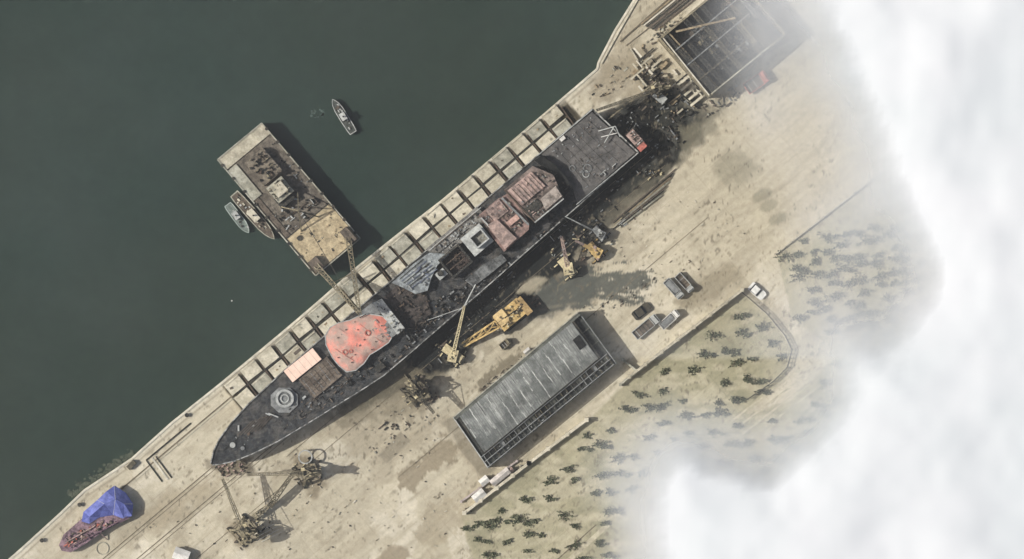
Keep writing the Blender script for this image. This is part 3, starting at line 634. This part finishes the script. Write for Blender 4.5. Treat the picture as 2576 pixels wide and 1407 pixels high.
# ---------- warehouse ----------
w=B("warehouse")
q0=(1140,1050);q1=(1455,785);q2=(1550,915);q3=(1228,1178)
def bil(u,v):
    a=(q0[0]+(q1[0]-q0[0])*u,q0[1]+(q1[1]-q0[1])*u); b_=(q3[0]+(q2[0]-q3[0])*u,q3[1]+(q2[1]-q3[1])*u)
    return (a[0]+(b_[0]-a[0])*v,a[1]+(b_[1]-a[1])*v)
wallm=M("shed_wall",(96,97,89),0.3,0.6,alt=(72,72,67)); roofm=M("corrugated_roof",(150,153,147),0.22,0.5,alt=(112,115,111),altamt=0.9)
roofl=M("roof_rib_pale",(204,205,196),0.25,0.9,alt=(150,153,146),altamt=0.95); shade=M("lean_to_dark",(74,76,73),0.35,0.8,alt=(54,56,55))
w.prism([q0,q1,q2,q3],0,5.6,wallm,shade)
w.prism([bil(0.0,0),bil(1,0),bil(1,0.06),bil(0.0,0.06)],5.6,7.3,wallm,M("roof_edge",(114,116,107),0.3,0.8))
nb_=60; rng=[0.06+0.70*j/8 for j in range(9)]
zr=lambda v: 7.2+1.0*math.sin(math.pi*(v-0.06)/0.70)
panels=[roofm,M("corrugated_roof_b",(140,143,138),0.22,0.5,alt=(106,109,105),altamt=0.9),M("corrugated_roof_c",(162,164,157),0.22,0.5,alt=(120,123,118),altamt=0.9)]
for i in range(nb_):
    if i%2==0: pm_=random.choice(panels)
    for j in range(8):
        q=[(i,j),(i,j+1),(i+1,j+1),(i+1,j)]
        w.add([W(*bil(0.035+0.895*a/nb_,rng[c_]),zr(rng[c_])) for a,c_ in q],[(0,1,2,3)],pm_ if random.random()<0.85 else random.choice(panels))
w.prism([bil(0.035,0.761),bil(0.93,0.761),bil(0.93,0.775),bil(0.035,0.775)],5.0,7.2,wallm,dark)
w.prism([bil(0.02,0.06),bil(0.033,0.06),bil(0.033,0.77),bil(0.02,0.77)],5,7.4,wallm,dark); w.prism([bil(0.932,0.06),bil(0.945,0.06),bil(0.945,0.77),bil(0.932,0.77)],5,7.4,wallm,dark)
ribd=M("roof_rib_dark",(124,126,121),0.3,0.8)
for i in range(56):
    u=0.045+0.88*i/55; big=(i%4==0); j0=random.randint(0,3);j1=random.randint(5,8)
    for j in range(8):
        if big and (j<j0 or j>=j1) : m_=ribd
        else: m_=roofl if big else ribd
        o1=jit(0.003)
        w.beam(W(*bil(u+o1,rng[j]),zr(rng[j])+0.05),W(*bil(u+o1,rng[j+1]),zr(rng[j+1])+0.05),random.uniform(0.16,0.28) if big else 0.1,m_,0.12)
w.prism([bil(0.87,0.28),bil(0.92,0.28),bil(0.92,0.48),bil(0.87,0.48)],7.9,8.5,dark,black)
for i in range(25):
    u=0.02+0.96*i/24; w.bp(*bil(u,0.78),*bil(u,0.985),6.4,0.18,random.choice([grey,wallm,dkol]),0.3)
    w.prism([bil(u+0.004,0.80),bil(u+0.03,0.80),bil(u+0.03,0.88),bil(u+0.004,0.88)] if i<24 else [bil(.97,.8),bil(.975,.8),bil(.975,.88),bil(.97,.88)],5.6,6.0,shade,random.choice([dark,black,wallm,grey]))
for v in (0.79,0.885,0.985): w.bp(*bil(0.0,v),*bil(0.99,v),6.6,0.2,grey,0.3)
w.clutter([bil(0.02,0.8),bil(0.98,0.8),bil(0.98,0.98),bil(0.02,0.98)],50,[dark,black,wallm,grey],5.6,2,8,0.6)
for v in (0.3,0.55,0.8): w.bp(*bil(0.945,v),*bil(0.995,v),5.9,0.3,wallm,0.3)
w.bp(*bil(0,0),*bil(0,1),6,0.25,lgrey,0.8); w.bp(*bil(1,0),*bil(1,1),6.0,0.25,grey,0.8); w.bp(*bil(0,0),*bil(1,0),7.5,0.3,conc2,0.4)
for i in range(9): u=0.05+0.1*i; w.prism([bil(u,1.0),bil(u+0.05,1.0),bil(u+0.05,1.006),bil(u,1.006)],1,4.5,dark)
w.build()
# ---------- walls ----------
def wall(pts,t_,z,mat,name="yard_wall"):
    b_=B(name)
    for i in range(len(pts)-1):
        a=Vector(W(*pts[i]));c=Vector(W(*pts[i+1])); a.z=c.z=z/2; b_.beam(a,c,t_,mat,z)
        n_=int((c-a).length/5)
        for k_ in range(n_+1):
            p=a.lerp(c,k_/max(1,n_)); b_.beam((p.x,p.y,0),(p.x,p.y,z+0.2),t_*1.5,mat)
    return b_.build()
wall([(1582,948),(1866,730)],0.6,3.2,conc); wall([(1566,905),(1600,932),(1560,968)],0.5,2.0,conc2)
wall([(1168,1290),(1330,1165),(1475,1056)],0.7,2.6,conc3)
wall([(1160,1262),(1300,1160)],0.4,1.2,M("mauve_wall",(190,177,170),0.2,1))
wall([(1950,640),(2150,486),(2300,370)],0.3,1.0,conc); 
fn=B("chain_link_fence")
fpts=[(1866,735),(1930,790),(1975,845),(1992,880),(1980,925),(1945,960),(1880,1005)]
for i in range(len(fpts)-1):
    for z in(0.2,1.2,2.0): fn.bp(*fpts[i],*fpts[i+1],z,0.14,dark)
    for k_ in range(4):
        f=k_/4; x=fpts[i][0]*(1-f)+fpts[i+1][0]*f; y=fpts[i][1]*(1-f)+fpts[i+1][1]*f; fn.beam(W(x,y,0),W(x,y,2.2),0.2,dark)
fn.build()
def hut(cx,cy,l,wd,ang,z,mat,roof):
    b_=B("storage_hut"); b_.box(cx,cy,l,wd,ang,0,z,mat); a=math.radians(ang)
    P=lambda i,j,zz: W(cx+math.cos(a)*i+math.sin(a)*j,cy-math.sin(a)*i+math.cos(a)*j,zz)
    l2,w2=l/2+2,wd/2+2; v=[P(-l2,-w2,z),P(l2,-w2,z),P(l2,w2,z),P(-l2,w2,z),P(-l2,0,z+.8),P(l2,0,z+.8)]
    b_.add(v,[(0,1,5,4),(2,3,4,5),(0,4,3),(1,2,5)],roof)
    b_.box(cx+math.sin(a)*(wd/2+.3),cy+math.cos(a)*(wd/2+.3),6,0.8,ang,0,2,dark); b_.build()
hut(1205,1247,30,18,A,2.6,white,white);hut(1258,1200,52,15,A,2.4,white,M("pale_roof",(218,209,198),0.2,1));hut(1218,1210,20,16,A,2.2,conc,white);hut(1278,1188,26,10,A,2,white,pinkl)
hut(456,1396,36,26,-20,2.6,white,white); hut(1326,884,14,9,A,2,white,white)
sc=B("scrap_pile"); sc.clutter([(1165,1285),(1320,1160),(1310,1185),(1180,1290)],44,[white,conc,brown,pinkl,dark],0,2,7,1); sc.build()

# ---------- vehicles ----------
def vehicle(name,cx,cy,ang,L_,Wd,body,kind="car"):
    c=B(name); a=math.radians(ang); ux,uy=math.cos(a),-math.sin(a); vx,vy=math.sin(a),math.cos(a)
    Q=lambda i,j:(cx+ux*i+vx*j,cy+uy*i+vy*j)
    l,h=L_/2,Wd/2
    for f in((-0.62,0.62) if kind=="car" else(-0.7,-0.45,0.6)):
        for sd in(-1,1):
            p=Q(f*l,sd*h*0.92); c.wheel(W(p[0],p[1],0.45),(vx,-vy,0),0.45,0.3,tyre)
    if kind=="car":
        c.prism([Q(-l,-h*.8),Q(-l*.85,-h),Q(l*.8,-h),Q(l,-h*.7),Q(l,h*.7),Q(l*.8,h),Q(-l*.85,h),Q(-l,h*.8)],0.4,1.05,body)
        c.prism([Q(-l*.72,-h*.86),Q(l*.35,-h*.86),Q(l*.35,h*.86),Q(-l*.72,h*.86)],1.05,1.35,glass,taper=0.05)
        c.prism([Q(-l*.58,-h*.76),Q(l*.12,-h*.76),Q(l*.12,h*.76),Q(-l*.58,h*.76)],1.35,1.62,body,taper=0.06)
    else:
        c.prism([Q(-l,-h*.8),Q(l,-h*.8),Q(l,h*.8),Q(-l,h*.8)],0.6,1.1,dark)
        c.prism([Q(l*.6,-h),Q(l*.95,-h),Q(l,-h*.8),Q(l,h*.8),Q(l*.95,h),Q(l*.6,h)],0.8,2.7,body); c.prism([Q(l*.88,-h*.85),Q(l*.97,-h*.85),Q(l*.97,h*.85),Q(l*.88,h*.85)],1.8,2.72,glass)
        c.prism([Q(-l,-h),Q(l*.52,-h),Q(l*.52,h),Q(-l,h)],1.1,1.3,brown if kind=="truck" else body)
        for sd in(-1,1): c.bp(*Q(-l,sd*h),*Q(l*.52,sd*h),1.6,0.15,body,0.8)
        c.bp(*Q(-l,-h),*Q(-l,h),1.6,0.15,body,0.8); c.bp(*Q(l*.52,-h),*Q(l*.52,h),1.8,0.15,body,1.1)
        for i in range(5): f=-l+(l*1.4)*i/5; c.bp(*Q(f,-h*.9),*Q(f,h*.9),1.4,0.12,random.choice([dark,lgrey]),0.2)
        if kind=="loaded": c.prism([Q(-l*.9,-h*.7),Q(l*.4,-h*.75),Q(l*.42,h*.6),Q(-l*.85,h*.75)],1.3,2.1,grey)
    c.build()
dgrey=M("dark_car_paint",(84,80,70),0.15,1.0,rough=0.4)
vehicle("parked_car",1905,733,-42,46,24,M("white_car_paint",(240,240,232),0.05,1,rough=0.4))
vehicle("parked_car",1614,783,38,50,24,dgrey)
vehicle("flatbed_truck",1695,727,-48,58,20,lgrey,"loaded"); vehicle("flatbed_truck",1722,712,-48,54,18,lgrey,"truck")
vehicle("flatbed_truck",1625,822,40,74,24,lgrey,"truck"); vehicle("flatbed_truck",1684,804,42,56,20,white,"loaded")
vehicle("dump_truck",1903,207,35,62,30,redp,"truck")
vehicle("dump_truck",1270,866,40,26,16,olive,"truck")

# ---------- boats ----------
def boat(name,bx,by,sx,sy,wd,hull,deck,cabin,z=1.0,house=(0.45,0.75),hz=2.2,extra=8):
    c=B(name); dx,dy=sx-bx,sy-by; Ld=math.hypot(dx,dy); dx/=Ld;dy/=Ld; nx,ny=-dy,dx; h=wd/2
    Q=lambda f,s_:(bx+dx*Ld*f+nx*h*s_,by+dy*Ld*f+ny*h*s_)
    pr=[(0,0.05),(0.06,0.42),(0.15,0.75),(0.3,0.97),(0.6,1.0),(0.9,0.92),(1,0.8)]
    out=[Q(f,s_) for f,s_ in pr]+[Q(f,-s_) for f,s_ in pr[::-1]]
    inn_=[Q(0.02+f*0.96,s_*0.84) for f,s_ in pr]+[Q(0.02+f*0.96,-s_*0.84) for f,s_ in pr[::-1]]
    c.prism(inn_,-2.9,z-0.2-2.0,deck)
    zt=z-2.0; n_=len(out)
    v=[W(x,y,zt) for x,y in out]+[W(x,y,zt) for x,y in inn_]+[(W(x,y,0)[0]*1,W(x,y,0)[1],-3.2) for x,y in inn_]
    c.add(v,[(i,(i+1)%n_,n_+(i+1)%n_,n_+i) for i in range(n_)],hull); c.add(v,[(i,(i+1)%n_,2*n_+(i+1)%n_,2*n_+i) for i in range(n_)],hull)
    v2=[W(x,y,zt) for x,y in inn_]+[W(x,y,zt-0.8) for x,y in inn_]; c.add(v2,[(i,(i+1)%n_,n_+(i+1)%n_,n_+i) for i in range(n_)],hull)
    a,b_=house; c.prism([Q(a,-.55),Q(b_,-.55),Q(b_,.55),Q(a,.55)],zt-0.6,zt+hz*0.6,glass,None); c.prism([Q(a-.01,-.6),Q(b_+.01,-.6),Q(b_+.01,.6),Q(a-.01,.6)],zt+hz*0.6,zt+hz,cabin)
    for i in range(extra):
        p=Q(random.uniform(.12,.95),random.uniform(-.6,.6)); c.box(p[0],p[1],random.uniform(3,8),random.uniform(2,5),math.degrees(math.atan2(-dy,dx)),zt-0.4,zt+random.uniform(-.1,.5),random.choice([cabin,dark,brown,lgrey]))
    c.cyl(*Q((a+b_)/2,0),0.2,zt+hz,zt+hz+1.5,dark,8); c.build()
boat("patrol_boat",836,250,889,335,24,lgrey,M("boat_deck_dark",(92,96,90),0.3,1.2),lgrey,1.4,(0.42,0.6),2.0,18)
boat("motorboat",626,586,572,514,24,M("pale_green_paint",(176,188,178),0.2,1),M("boat_deck_green",(128,138,129),0.3,1.2),lgrey,1.2,(0.5,0.72),1.8,10)
boat("tugboat",690,602,588,487,30,conc2,brown,conc3,2.0,(0.42,0.62),3.0,26)
wk=B("foam_patch"); foam=M("foam",(92,108,100),0.2,1)
for i in range(22):
    x=798+jit(18);y=286+jit(10); wk.cyl(x,y,random.uniform(0.1,0.4),-2.52,-2.49,foam,7)
wk.cyl(583,757,0.2,-2.6,-2.3,white,8); wk.build()

# ---------- floating crane barge ----------
g_=B("floating_crane_barge")
b0=(547,402);b1=(658,310);b2=(906,600);b3=(794,694)
def bb(u,v):
    a=(b0[0]+(b3[0]-b0[0])*u,b0[1]+(b3[1]-b0[1])*u); c_=(b1[0]+(b2[0]-b1[0])*u,b1[1]+(b2[1]-b1[1])*u)
    return (a[0]+(c_[0]-a[0])*v,a[1]+(c_[1]-a[1])*v)
bdeck=M("barge_deck",(122,114,101),0.35,0.9,alt=(94,87,78),altamt=0.85); tan=M("timber_deck_tan",(196,178,140),0.28,1.0,alt=(166,149,116),altamt=0.7); bhull=M("barge_hull",(98,94,83),0.3,0.6)
g_.prism([b0,b1,b2,b3],-3.5,2.2,bhull,bdeck)
def bq(u0,v0,u1,v1,z0,z1,mat,top=None): g_.prism([bb(u0,v0),bb(u1,v0),bb(u1,v1),bb(u0,v1)],z0+.8,z1+.8,mat,top)
bq(0,0,0.09,1,1.4,1.9,conc,conc); bq(0.1,0.0,0.36,0.2,1.4,2.0,conc2); bq(0.69,0.02,0.99,0.98,1.4,1.6,tan); bq(0.36,0.0,0.69,0.12,1.4,1.75,brown)
for e_ in (((0,0),(1,0)),((1,0),(1,1)),((0,1),(1,1)),((0,0),(0,1))): g_.beam(W(*bb(*e_[0]),2.7),W(*bb(*e_[1]),2.7),0.3,conc2,0.6)
for i in range(9):
    for v in (0.0,1.0): p=bb(0.05+0.9*i/8,v); g_.cyl(p[0],p[1],0.45,0.2,3.1,dark,8)
bq(0.13,0.32,0.33,0.74,1.4,4.2,brown,M("engine_roof",(136,126,109),0.35,1.0,alt=(90,83,74),altamt=0.8)); 
random.seed(5)
g_.clutter([bb(0.13,0.3),bb(0.34,0.3),bb(0.34,0.76),bb(0.13,0.76)],46,[dark,black,brown,olive,black,rust],5.0,2,10,1.2)
bq(0.35,0.32,0.48,0.66,1.4,5.6,conc2,conc2); bq(0.37,0.38,0.45,0.6,5.6,7.0,conc,conc); bq(0.44,0.30,0.52,0.6,1.4,4.2,grey,dark)
g_.clutter([bb(0.35,0.32),bb(0.48,0.32),bb(0.48,0.66),bb(0.35,0.66)],40,[conc2,dark,conc,brown,olive],6.4,2,6,1.8)
g_.clutter([bb(0.5,0.1),bb(0.68,0.1),bb(0.68,0.9),bb(0.5,0.9)],56,[dark,brown,rust,black,lgrey],2.2,2,8,1.2)
g_.clutter([bb(0.1,0.78),bb(0.5,0.78),bb(0.5,0.97),bb(0.1,0.97)],20,[dark,brown,grey],2.2,2,7,0.6)
g_.clutter([bb(0.7,0.05),bb(0.97,0.05),bb(0.97,0.95),bb(0.7,0.95)],40,[wood,dark,brown,conc3],2.4,1.2,5,0.5)
bq(0.88,0.8,0.99,0.95,1.6,4.2,dark,brown); bq(0.9,0.04,0.99,0.22,1.6,4,dark,brown)
g_.bp(*bb(0.69,0.0),*bb(0.69,1),2.5,0.2,dark)
p=bb(0.74,0.2); g_.box(p[0],p[1],10,10,-48,2.4,3.2,wood,dark)
tip_=(905,790)
for foot in (bb(0.95,0.12),bb(0.94,0.86)):
    g_.lattice(W(foot[0],foot[1],4),W(tip_[0],tip_[1],19),1.2,olive,0.17,w2=0.7)
g_.beam(W(828,716,8),W(884,690,8),0.25,olive)
mast=W(*bb(0.6,0.5),13)
for v in (0.3,0.7): g_.beam(W(*bb(0.5,v),4),mast,0.3,olive)
for v in (0.3,0.7): g_.beam(W(*bb(0.72,v),2),mast,0.3,olive)
for dxy in (-2,2): g_.beam(mast,W(tip_[0]+dxy,tip_[1],19),0.07,dark)
g_.beam(W(*tip_,19),W(*tip_,11),0.12,dark); g_.build()

# ---------- blue-covered vessel ashore ----------
v=B("covered_fishing_boat")
hl=M("mauve_hull",(140,108,118),0.4,1.2,alt=(96,80,87),altamt=0.85); bl=M("blue_tarpaulin",(120,130,204),0.2,0.8,rough=0.8,alt=(96,105,172),altamt=0.9)
bl2=M("blue_tarpaulin_fold",(92,102,172),0.2,0.8,rough=0.8,alt=(76,84,146),altamt=0.9)
v.prism([(148,1372),(160,1345),(200,1310),(240,1280),(300,1262),(330,1275),(325,1305),(270,1330),(210,1372),(178,1390),(155,1386)],0.4,3.0,hl,M("mauve_deck",(150,122,130),0.4,1.4,alt=(98,84,89),altamt=0.85))
blt=[(205,1312),(210,1288),(245,1258),(268,1236),(288,1222),(316,1240),(335,1268),(332,1298),(312,1306),(285,1296),(250,1302),(225,1318)]
v.prism(blt,2.6,3.3,bl2)
ridge=[W(225,1300,4.6),W(262,1268,5.8),W(290,1256,6.2),W(312,1268,5.2)]
bw_=[W(x,y,3.3) for x,y in blt]; near=[0,0,1,1,2,2,3,3,3,2,1,0]
for i in range(12):
    j=(i+1)%12; a_,b2_=near[i],near[j]; m_=bl if (i%3) else bl2
    v.add([bw_[i],bw_[j],ridge[b2_]],[(0,1,2)],m_)
    if a_!=b2_: v.add([bw_[i],ridge[b2_],ridge[a_]],[(0,1,2)],bl if i%2 else bl2)
for r_ in range(3): v.beam(ridge[r_],ridge[r_+1],0.12,bl)
for i in (2,4,6,9): v.beam(bw_[i],ridge[near[i]],0.1,M("rope",(190,190,200),0.1,1))
v.clutter([(160,1375),(170,1345),(250,1310),(320,1306),(250,1335),(190,1380)],80,[hl,pinkl,dark,pink,brown,redp],3.0,2,8,0.9)
v.bp(165,1365,240,1322,4.0,0.22,pinkl);v.bp(172,1380,320,1300,3.8,0.2,hl); v.bp(240,1330,270,1358,3.5,0.25,pinkl,0.3,0.4)
for i in range(6): v.box(175+26*i,1366-17*i,8,22,A,0,0.5,wood)
v.build()
hr=B("coiled_hose"); hr.ring(258,1380,1.6,1.45,0,0.25,conc2,24); hr.build()
rk=B("shoreline_rocks"); random.seed(9)
rm=M("shore_rock",(86,92,79),0.3,1.0,alt=(68,76,67))
for i in range(170):
    f=random.random(); x=180+f*160; y=1252-f*108; o=abs(random.gauss(0,10))
    rk.cyl(x-0.64*o,y-0.77*o,random.uniform(0.3,0.9),-3.2,-2.47+random.uniform(0,0.4)*max(0,1-o/30),rm,6,r2=random.uniform(0.15,0.5))
rk.build()
bo=B("mooring_bollard"); 
for p in ((330,1168),(200,1270),(105,1360),(470,1045)): bo.cyl(p[0],p[1],0.4,0,0.8,dark,10); bo.cyl(p[0],p[1],0.55,0.8,1.1,dark,10)
bo.box(330,1170,12,24,-45,0,1.6,olive,dkol); bo.build()

# ---------- shrubs ----------
random.seed(11)
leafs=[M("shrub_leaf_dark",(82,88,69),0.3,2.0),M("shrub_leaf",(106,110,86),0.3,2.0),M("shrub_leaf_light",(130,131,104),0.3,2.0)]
twig=M("twig",(104,94,73),0.2,2)
sb_=B("shrub_plantation")
def shrub(x,y,R):
    c=Vector(W(x,y,0)); hgt=R*random.uniform(0.5,0.85); sb_.beam(c,c+Vector((0,0,hgt*0.5)),0.14,twig)
    nb=random.randint(6,11); base=random.uniform(0,6.28); tl_=random.uniform(-.3,.6)
    for i in range(nb):
        a=base+i*6.283/nb+random.uniform(-.35,.35); rr=R*random.uniform(0.35,1.15); el=random.uniform(0.25,1.0)
        ox=math.cos(a)*rr*1.45; oy=math.sin(a)*rr*0.8+ox*tl_*0.45
        e_=c+Vector((ox,oy,0.35+hgt*el)); st=c+Vector((0,0,hgt*0.35)); sb_.beam(st,e_,0.07,twig)
        for k_ in range(random.randint(9,15)):
            f=random.uniform(0.15,1.05); p=st.lerp(e_,f)+Vector((random.gauss(0,.13),random.gauss(0,.13),random.gauss(0,.12)))*R*0.75
            d1=Vector((random.gauss(0,1),random.gauss(0,1),random.gauss(0,.5))).normalized()*random.uniform(.18,.38); d2=d1.cross(Vector((random.gauss(0,.4),random.gauss(0,.4),1))).normalized()*random.uniform(.12,.24)
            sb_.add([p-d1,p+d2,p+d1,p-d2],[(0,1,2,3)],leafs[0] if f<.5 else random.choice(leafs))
pts=[]
def inpoly(x,y,P,m): return sdist(np.array([float(x)]),np.array([float(y)]),P)[0]>m
for r_ in range(17):
    for q in range(38):
        x=1150+q*56+random.uniform(-19,19)+ (r_%2)*26; y=800+r_*40-(x-1150)*0.13+90+random.uniform(-10,10)
        if x>2150 or y>1440: continue
        if inpoly(x,y,field1,16) and random.random()<0.84: pts.append((x,y))
for r_ in range(12):
    for q in range(12):
        x=1975+q*38+random.uniform(-12,12); y=590+r_*30-(x-1980)*0.2+30+random.uniform(-8,8)
        if inpoly(x,y,field2,10) and random.random()<0.92 : pts.append((x,y))
for x,y in pts:
    big=random.uniform(0.8,1.75)*(1.2 if x>1950 else 1)
    shrub(x,y,big)
    if random.random()<0.25: shrub(x+random.uniform(14,24),y+random.uniform(-6,6),random.uniform(0.6,1.0))
for i in range(7): shrub(1170+i*20+jit(6),1325-i*4+jit(7),random.uniform(.6,1.1))
sb_.build()
# field path lines
fp_=B("field_path"); pm=M("path_earth",(198,189,160),0.2,0.8)
fp_.bp(1420,1420,1530,1320,0.02,1.2,pm,0.03); fp_.bp(1400,1410,1500,1320,0.02,0.3,railm,0.03)
for i in range(4): fp_.bp(1840+i*14,1060+i*16,2010+i*14,930+i*16,0.04,0.5,pm,0.05)
fp_.build()

# ---------- cloud ----------
cl=bpy.data.materials.new("cloud_vapour"); cl.use_nodes=True; nt=cl.node_tree; nd=nt.nodes; L=nt.links; nd.clear()
out=nd.new("ShaderNodeOutputMaterial"); df=nd.new("ShaderNodeBsdfDiffuse"); tp=nd.new("ShaderNodeBsdfTransparent"); mxs=nd.new("ShaderNodeMixShader")
at=nd.new("ShaderNodeAttribute"); at.attribute_name="dens"
g=nd.new("ShaderNodeNewGeometry"); nz=nd.new("ShaderNodeTexNoise"); nz.inputs["Scale"].default_value=0.035; nz.inputs["Detail"].default_value=5; nz.inputs["Roughness"].default_value=0.5; L.new(g.outputs["Position"],nz.inputs["Vector"])
cr=nd.new("ShaderNodeMixRGB"); cr.inputs[1].default_value=(0.60,0.625,0.625,1); cr.inputs[2].default_value=(0.66,0.67,0.67,1)
r0=nd.new("ShaderNodeMapRange"); r0.inputs[1].default_value=0.35; r0.inputs[2].default_value=0.65; L.new(nz.outputs["Fac"],r0.inputs[0]); L.new(r0.outputs[0],cr.inputs[0]); L.new(cr.outputs[0],df.inputs[0])
rr=nd.new("ShaderNodeMapRange"); rr.inputs[1].default_value=0.3; rr.inputs[2].default_value=0.7; rr.inputs[3].default_value=0.82; rr.inputs[4].default_value=1.18; L.new(nz.outputs["Fac"],rr.inputs[0])
ml=nd.new("ShaderNodeMath"); ml.operation='MULTIPLY'; ml.use_clamp=True; L.new(at.outputs["Fac"],ml.inputs[0]); L.new(rr.outputs[0],ml.inputs[1])
L.new(ml.outputs[0],mxs.inputs[0]); L.new(tp.outputs[0],mxs.inputs[1]); L.new(df.outputs[0],mxs.inputs[2]); L.new(mxs.outputs[0],out.inputs[0])
cpoly=[(1960,-1500),(1965,0),(2005,100),(2060,230),(2115,330),(2160,430),(2185,540),(2230,630),(2265,700),(2200,770),(2090,810),(2045,880),(2035,990),(1985,1075),(1910,1120),(1840,1115),(1770,1070),(1700,1055),(1630,1090),(1575,1170),(1560,1250),(1575,1350),(1565,1500),(1500,2600),(6500,2600),(6500,-1500)]
gx=np.concatenate([np.arange(-420,-20,20),np.arange(-20,20,5),np.arange(20,170,1.5),np.arange(170,500,10)]); gy=np.concatenate([np.arange(-260,-90,10),np.arange(-90,90,1.5),np.arange(90,260,10)])
GX,GY=np.meshgrid(gx,gy,indexing='ij')
V=[];F=[];DN=[]
for li,z in enumerate((66,69,72,75)):
    s_=(H-z)/H; CX=GX/s_*10+1288; CY=703.5-GY/s_*10
    nzv=fbm(CX,CY,150,4,200+li*3)-0.5; nz2=fbm(CX,CY,60,4,300+li*5)-0.5
    nzc=fbm(CX,CY,190,4,777)-0.5
    d=sdist(CX,CY,cpoly)+nzc*60+nzv*30+nz2*24
    T=sstep(-85,115,d)
    halo=0.28*sstep(-300,20,d+nzc*160)*(CY<900)+0.14*sstep(-130,0,d+nzv*80)
    def blob(x,y,rx,ry,a): return a*np.exp(-(((CX-x)/rx)**2+((CY-y)/ry)**2))
    haze=blob(1930,110,100,180,0.42)+blob(2130,600,130,200,0.3)+blob(1870,1090,110,60,0.35)+blob(2020,1000,80,120,0.3)+blob(1560,1230,50,150,0.12)
    haze=haze*(0.5+fbm(CX,CY,110,4,230+li)*1.0)
    T=1-(1-T)*(1-np.clip(halo,0,.6))*(1-np.clip(haze,0,.7))*(1-0.035)
    D_=1-(1-np.clip(T,0,0.9999))**0.25
    D_=D_+(1.25-D_)*sstep(70,230,d)
    Z=z+sstep(0,250,d)*(3.0*fbm(CX,CY,400,3,250)+1.6*fbm(CX,CY,150,3,261))
    o=len(V); V+=np.stack([GX,GY,Z],-1).reshape(-1,3).tolist(); DN+=D_.ravel().tolist()
    idx=np.arange(GX.size).reshape(GX.shape)+o; F+=np.stack([idx[:-1,:-1],idx[1:,:-1],idx[1:,1:],idx[:-1,1:]],-1).reshape(-1,4).tolist()
me=bpy.data.meshes.new("cloud"); me.from_pydata(V,[],F); me.polygons.foreach_set("use_smooth",[True]*len(F)); me.materials.append(cl)
at_=me.attributes.new("dens",'FLOAT','POINT'); at_.data.foreach_set("value",np.array(DN,dtype=np.float32)); ob=bpy.data.objects.new("cloud",me); bpy.context.collection.objects.link(ob)

# ---------- light, world, camera ----------
el=math.radians(49); az=Vector((-1,-0.06)).normalized()
sun=bpy.data.lights.new("sun",'SUN'); sun.energy=3.65; sun.angle=math.radians(0.5); sun.color=(1.0,0.975,0.93)
so=bpy.data.objects.new("sun",sun); bpy.context.collection.objects.link(so)
dirv=Vector((-az.x*math.cos(el),-az.y*math.cos(el),-math.sin(el))); so.rotation_euler=dirv.to_track_quat('-Z','Y').to_euler(); so.location=(-100,0,300)
wd=bpy.data.worlds.new("World"); bpy.context.scene.world=wd; wd.use_nodes=True; nt=wd.node_tree
sk=nt.nodes.new("ShaderNodeTexSky"); sk.sky_type='NISHITA'; sk.sun_disc=False; sk.sun_elevation=el; sk.sun_rotation=math.atan2(az.x,az.y); sk.dust_density=4.0; sk.air_density=1.0
nt.links.new(sk.outputs[0],nt.nodes["Background"].inputs[0]); nt.nodes["Background"].inputs[1].default_value=0.10
cam=bpy.data.cameras.new("camera"); co=bpy.data.objects.new("camera",cam); bpy.context.collection.objects.link(co)
co.location=(0,0,H); co.rotation_euler=(0,0,0); cam.sensor_width=36; cam.lens=36*H/257.6; cam.clip_start=10; cam.clip_end=30000
bpy.context.scene.camera=co
bpy.context.scene.view_settings.view_transform='Standard'; bpy.context.scene.view_settings.look='None'; bpy.context.scene.view_settings.exposure=0
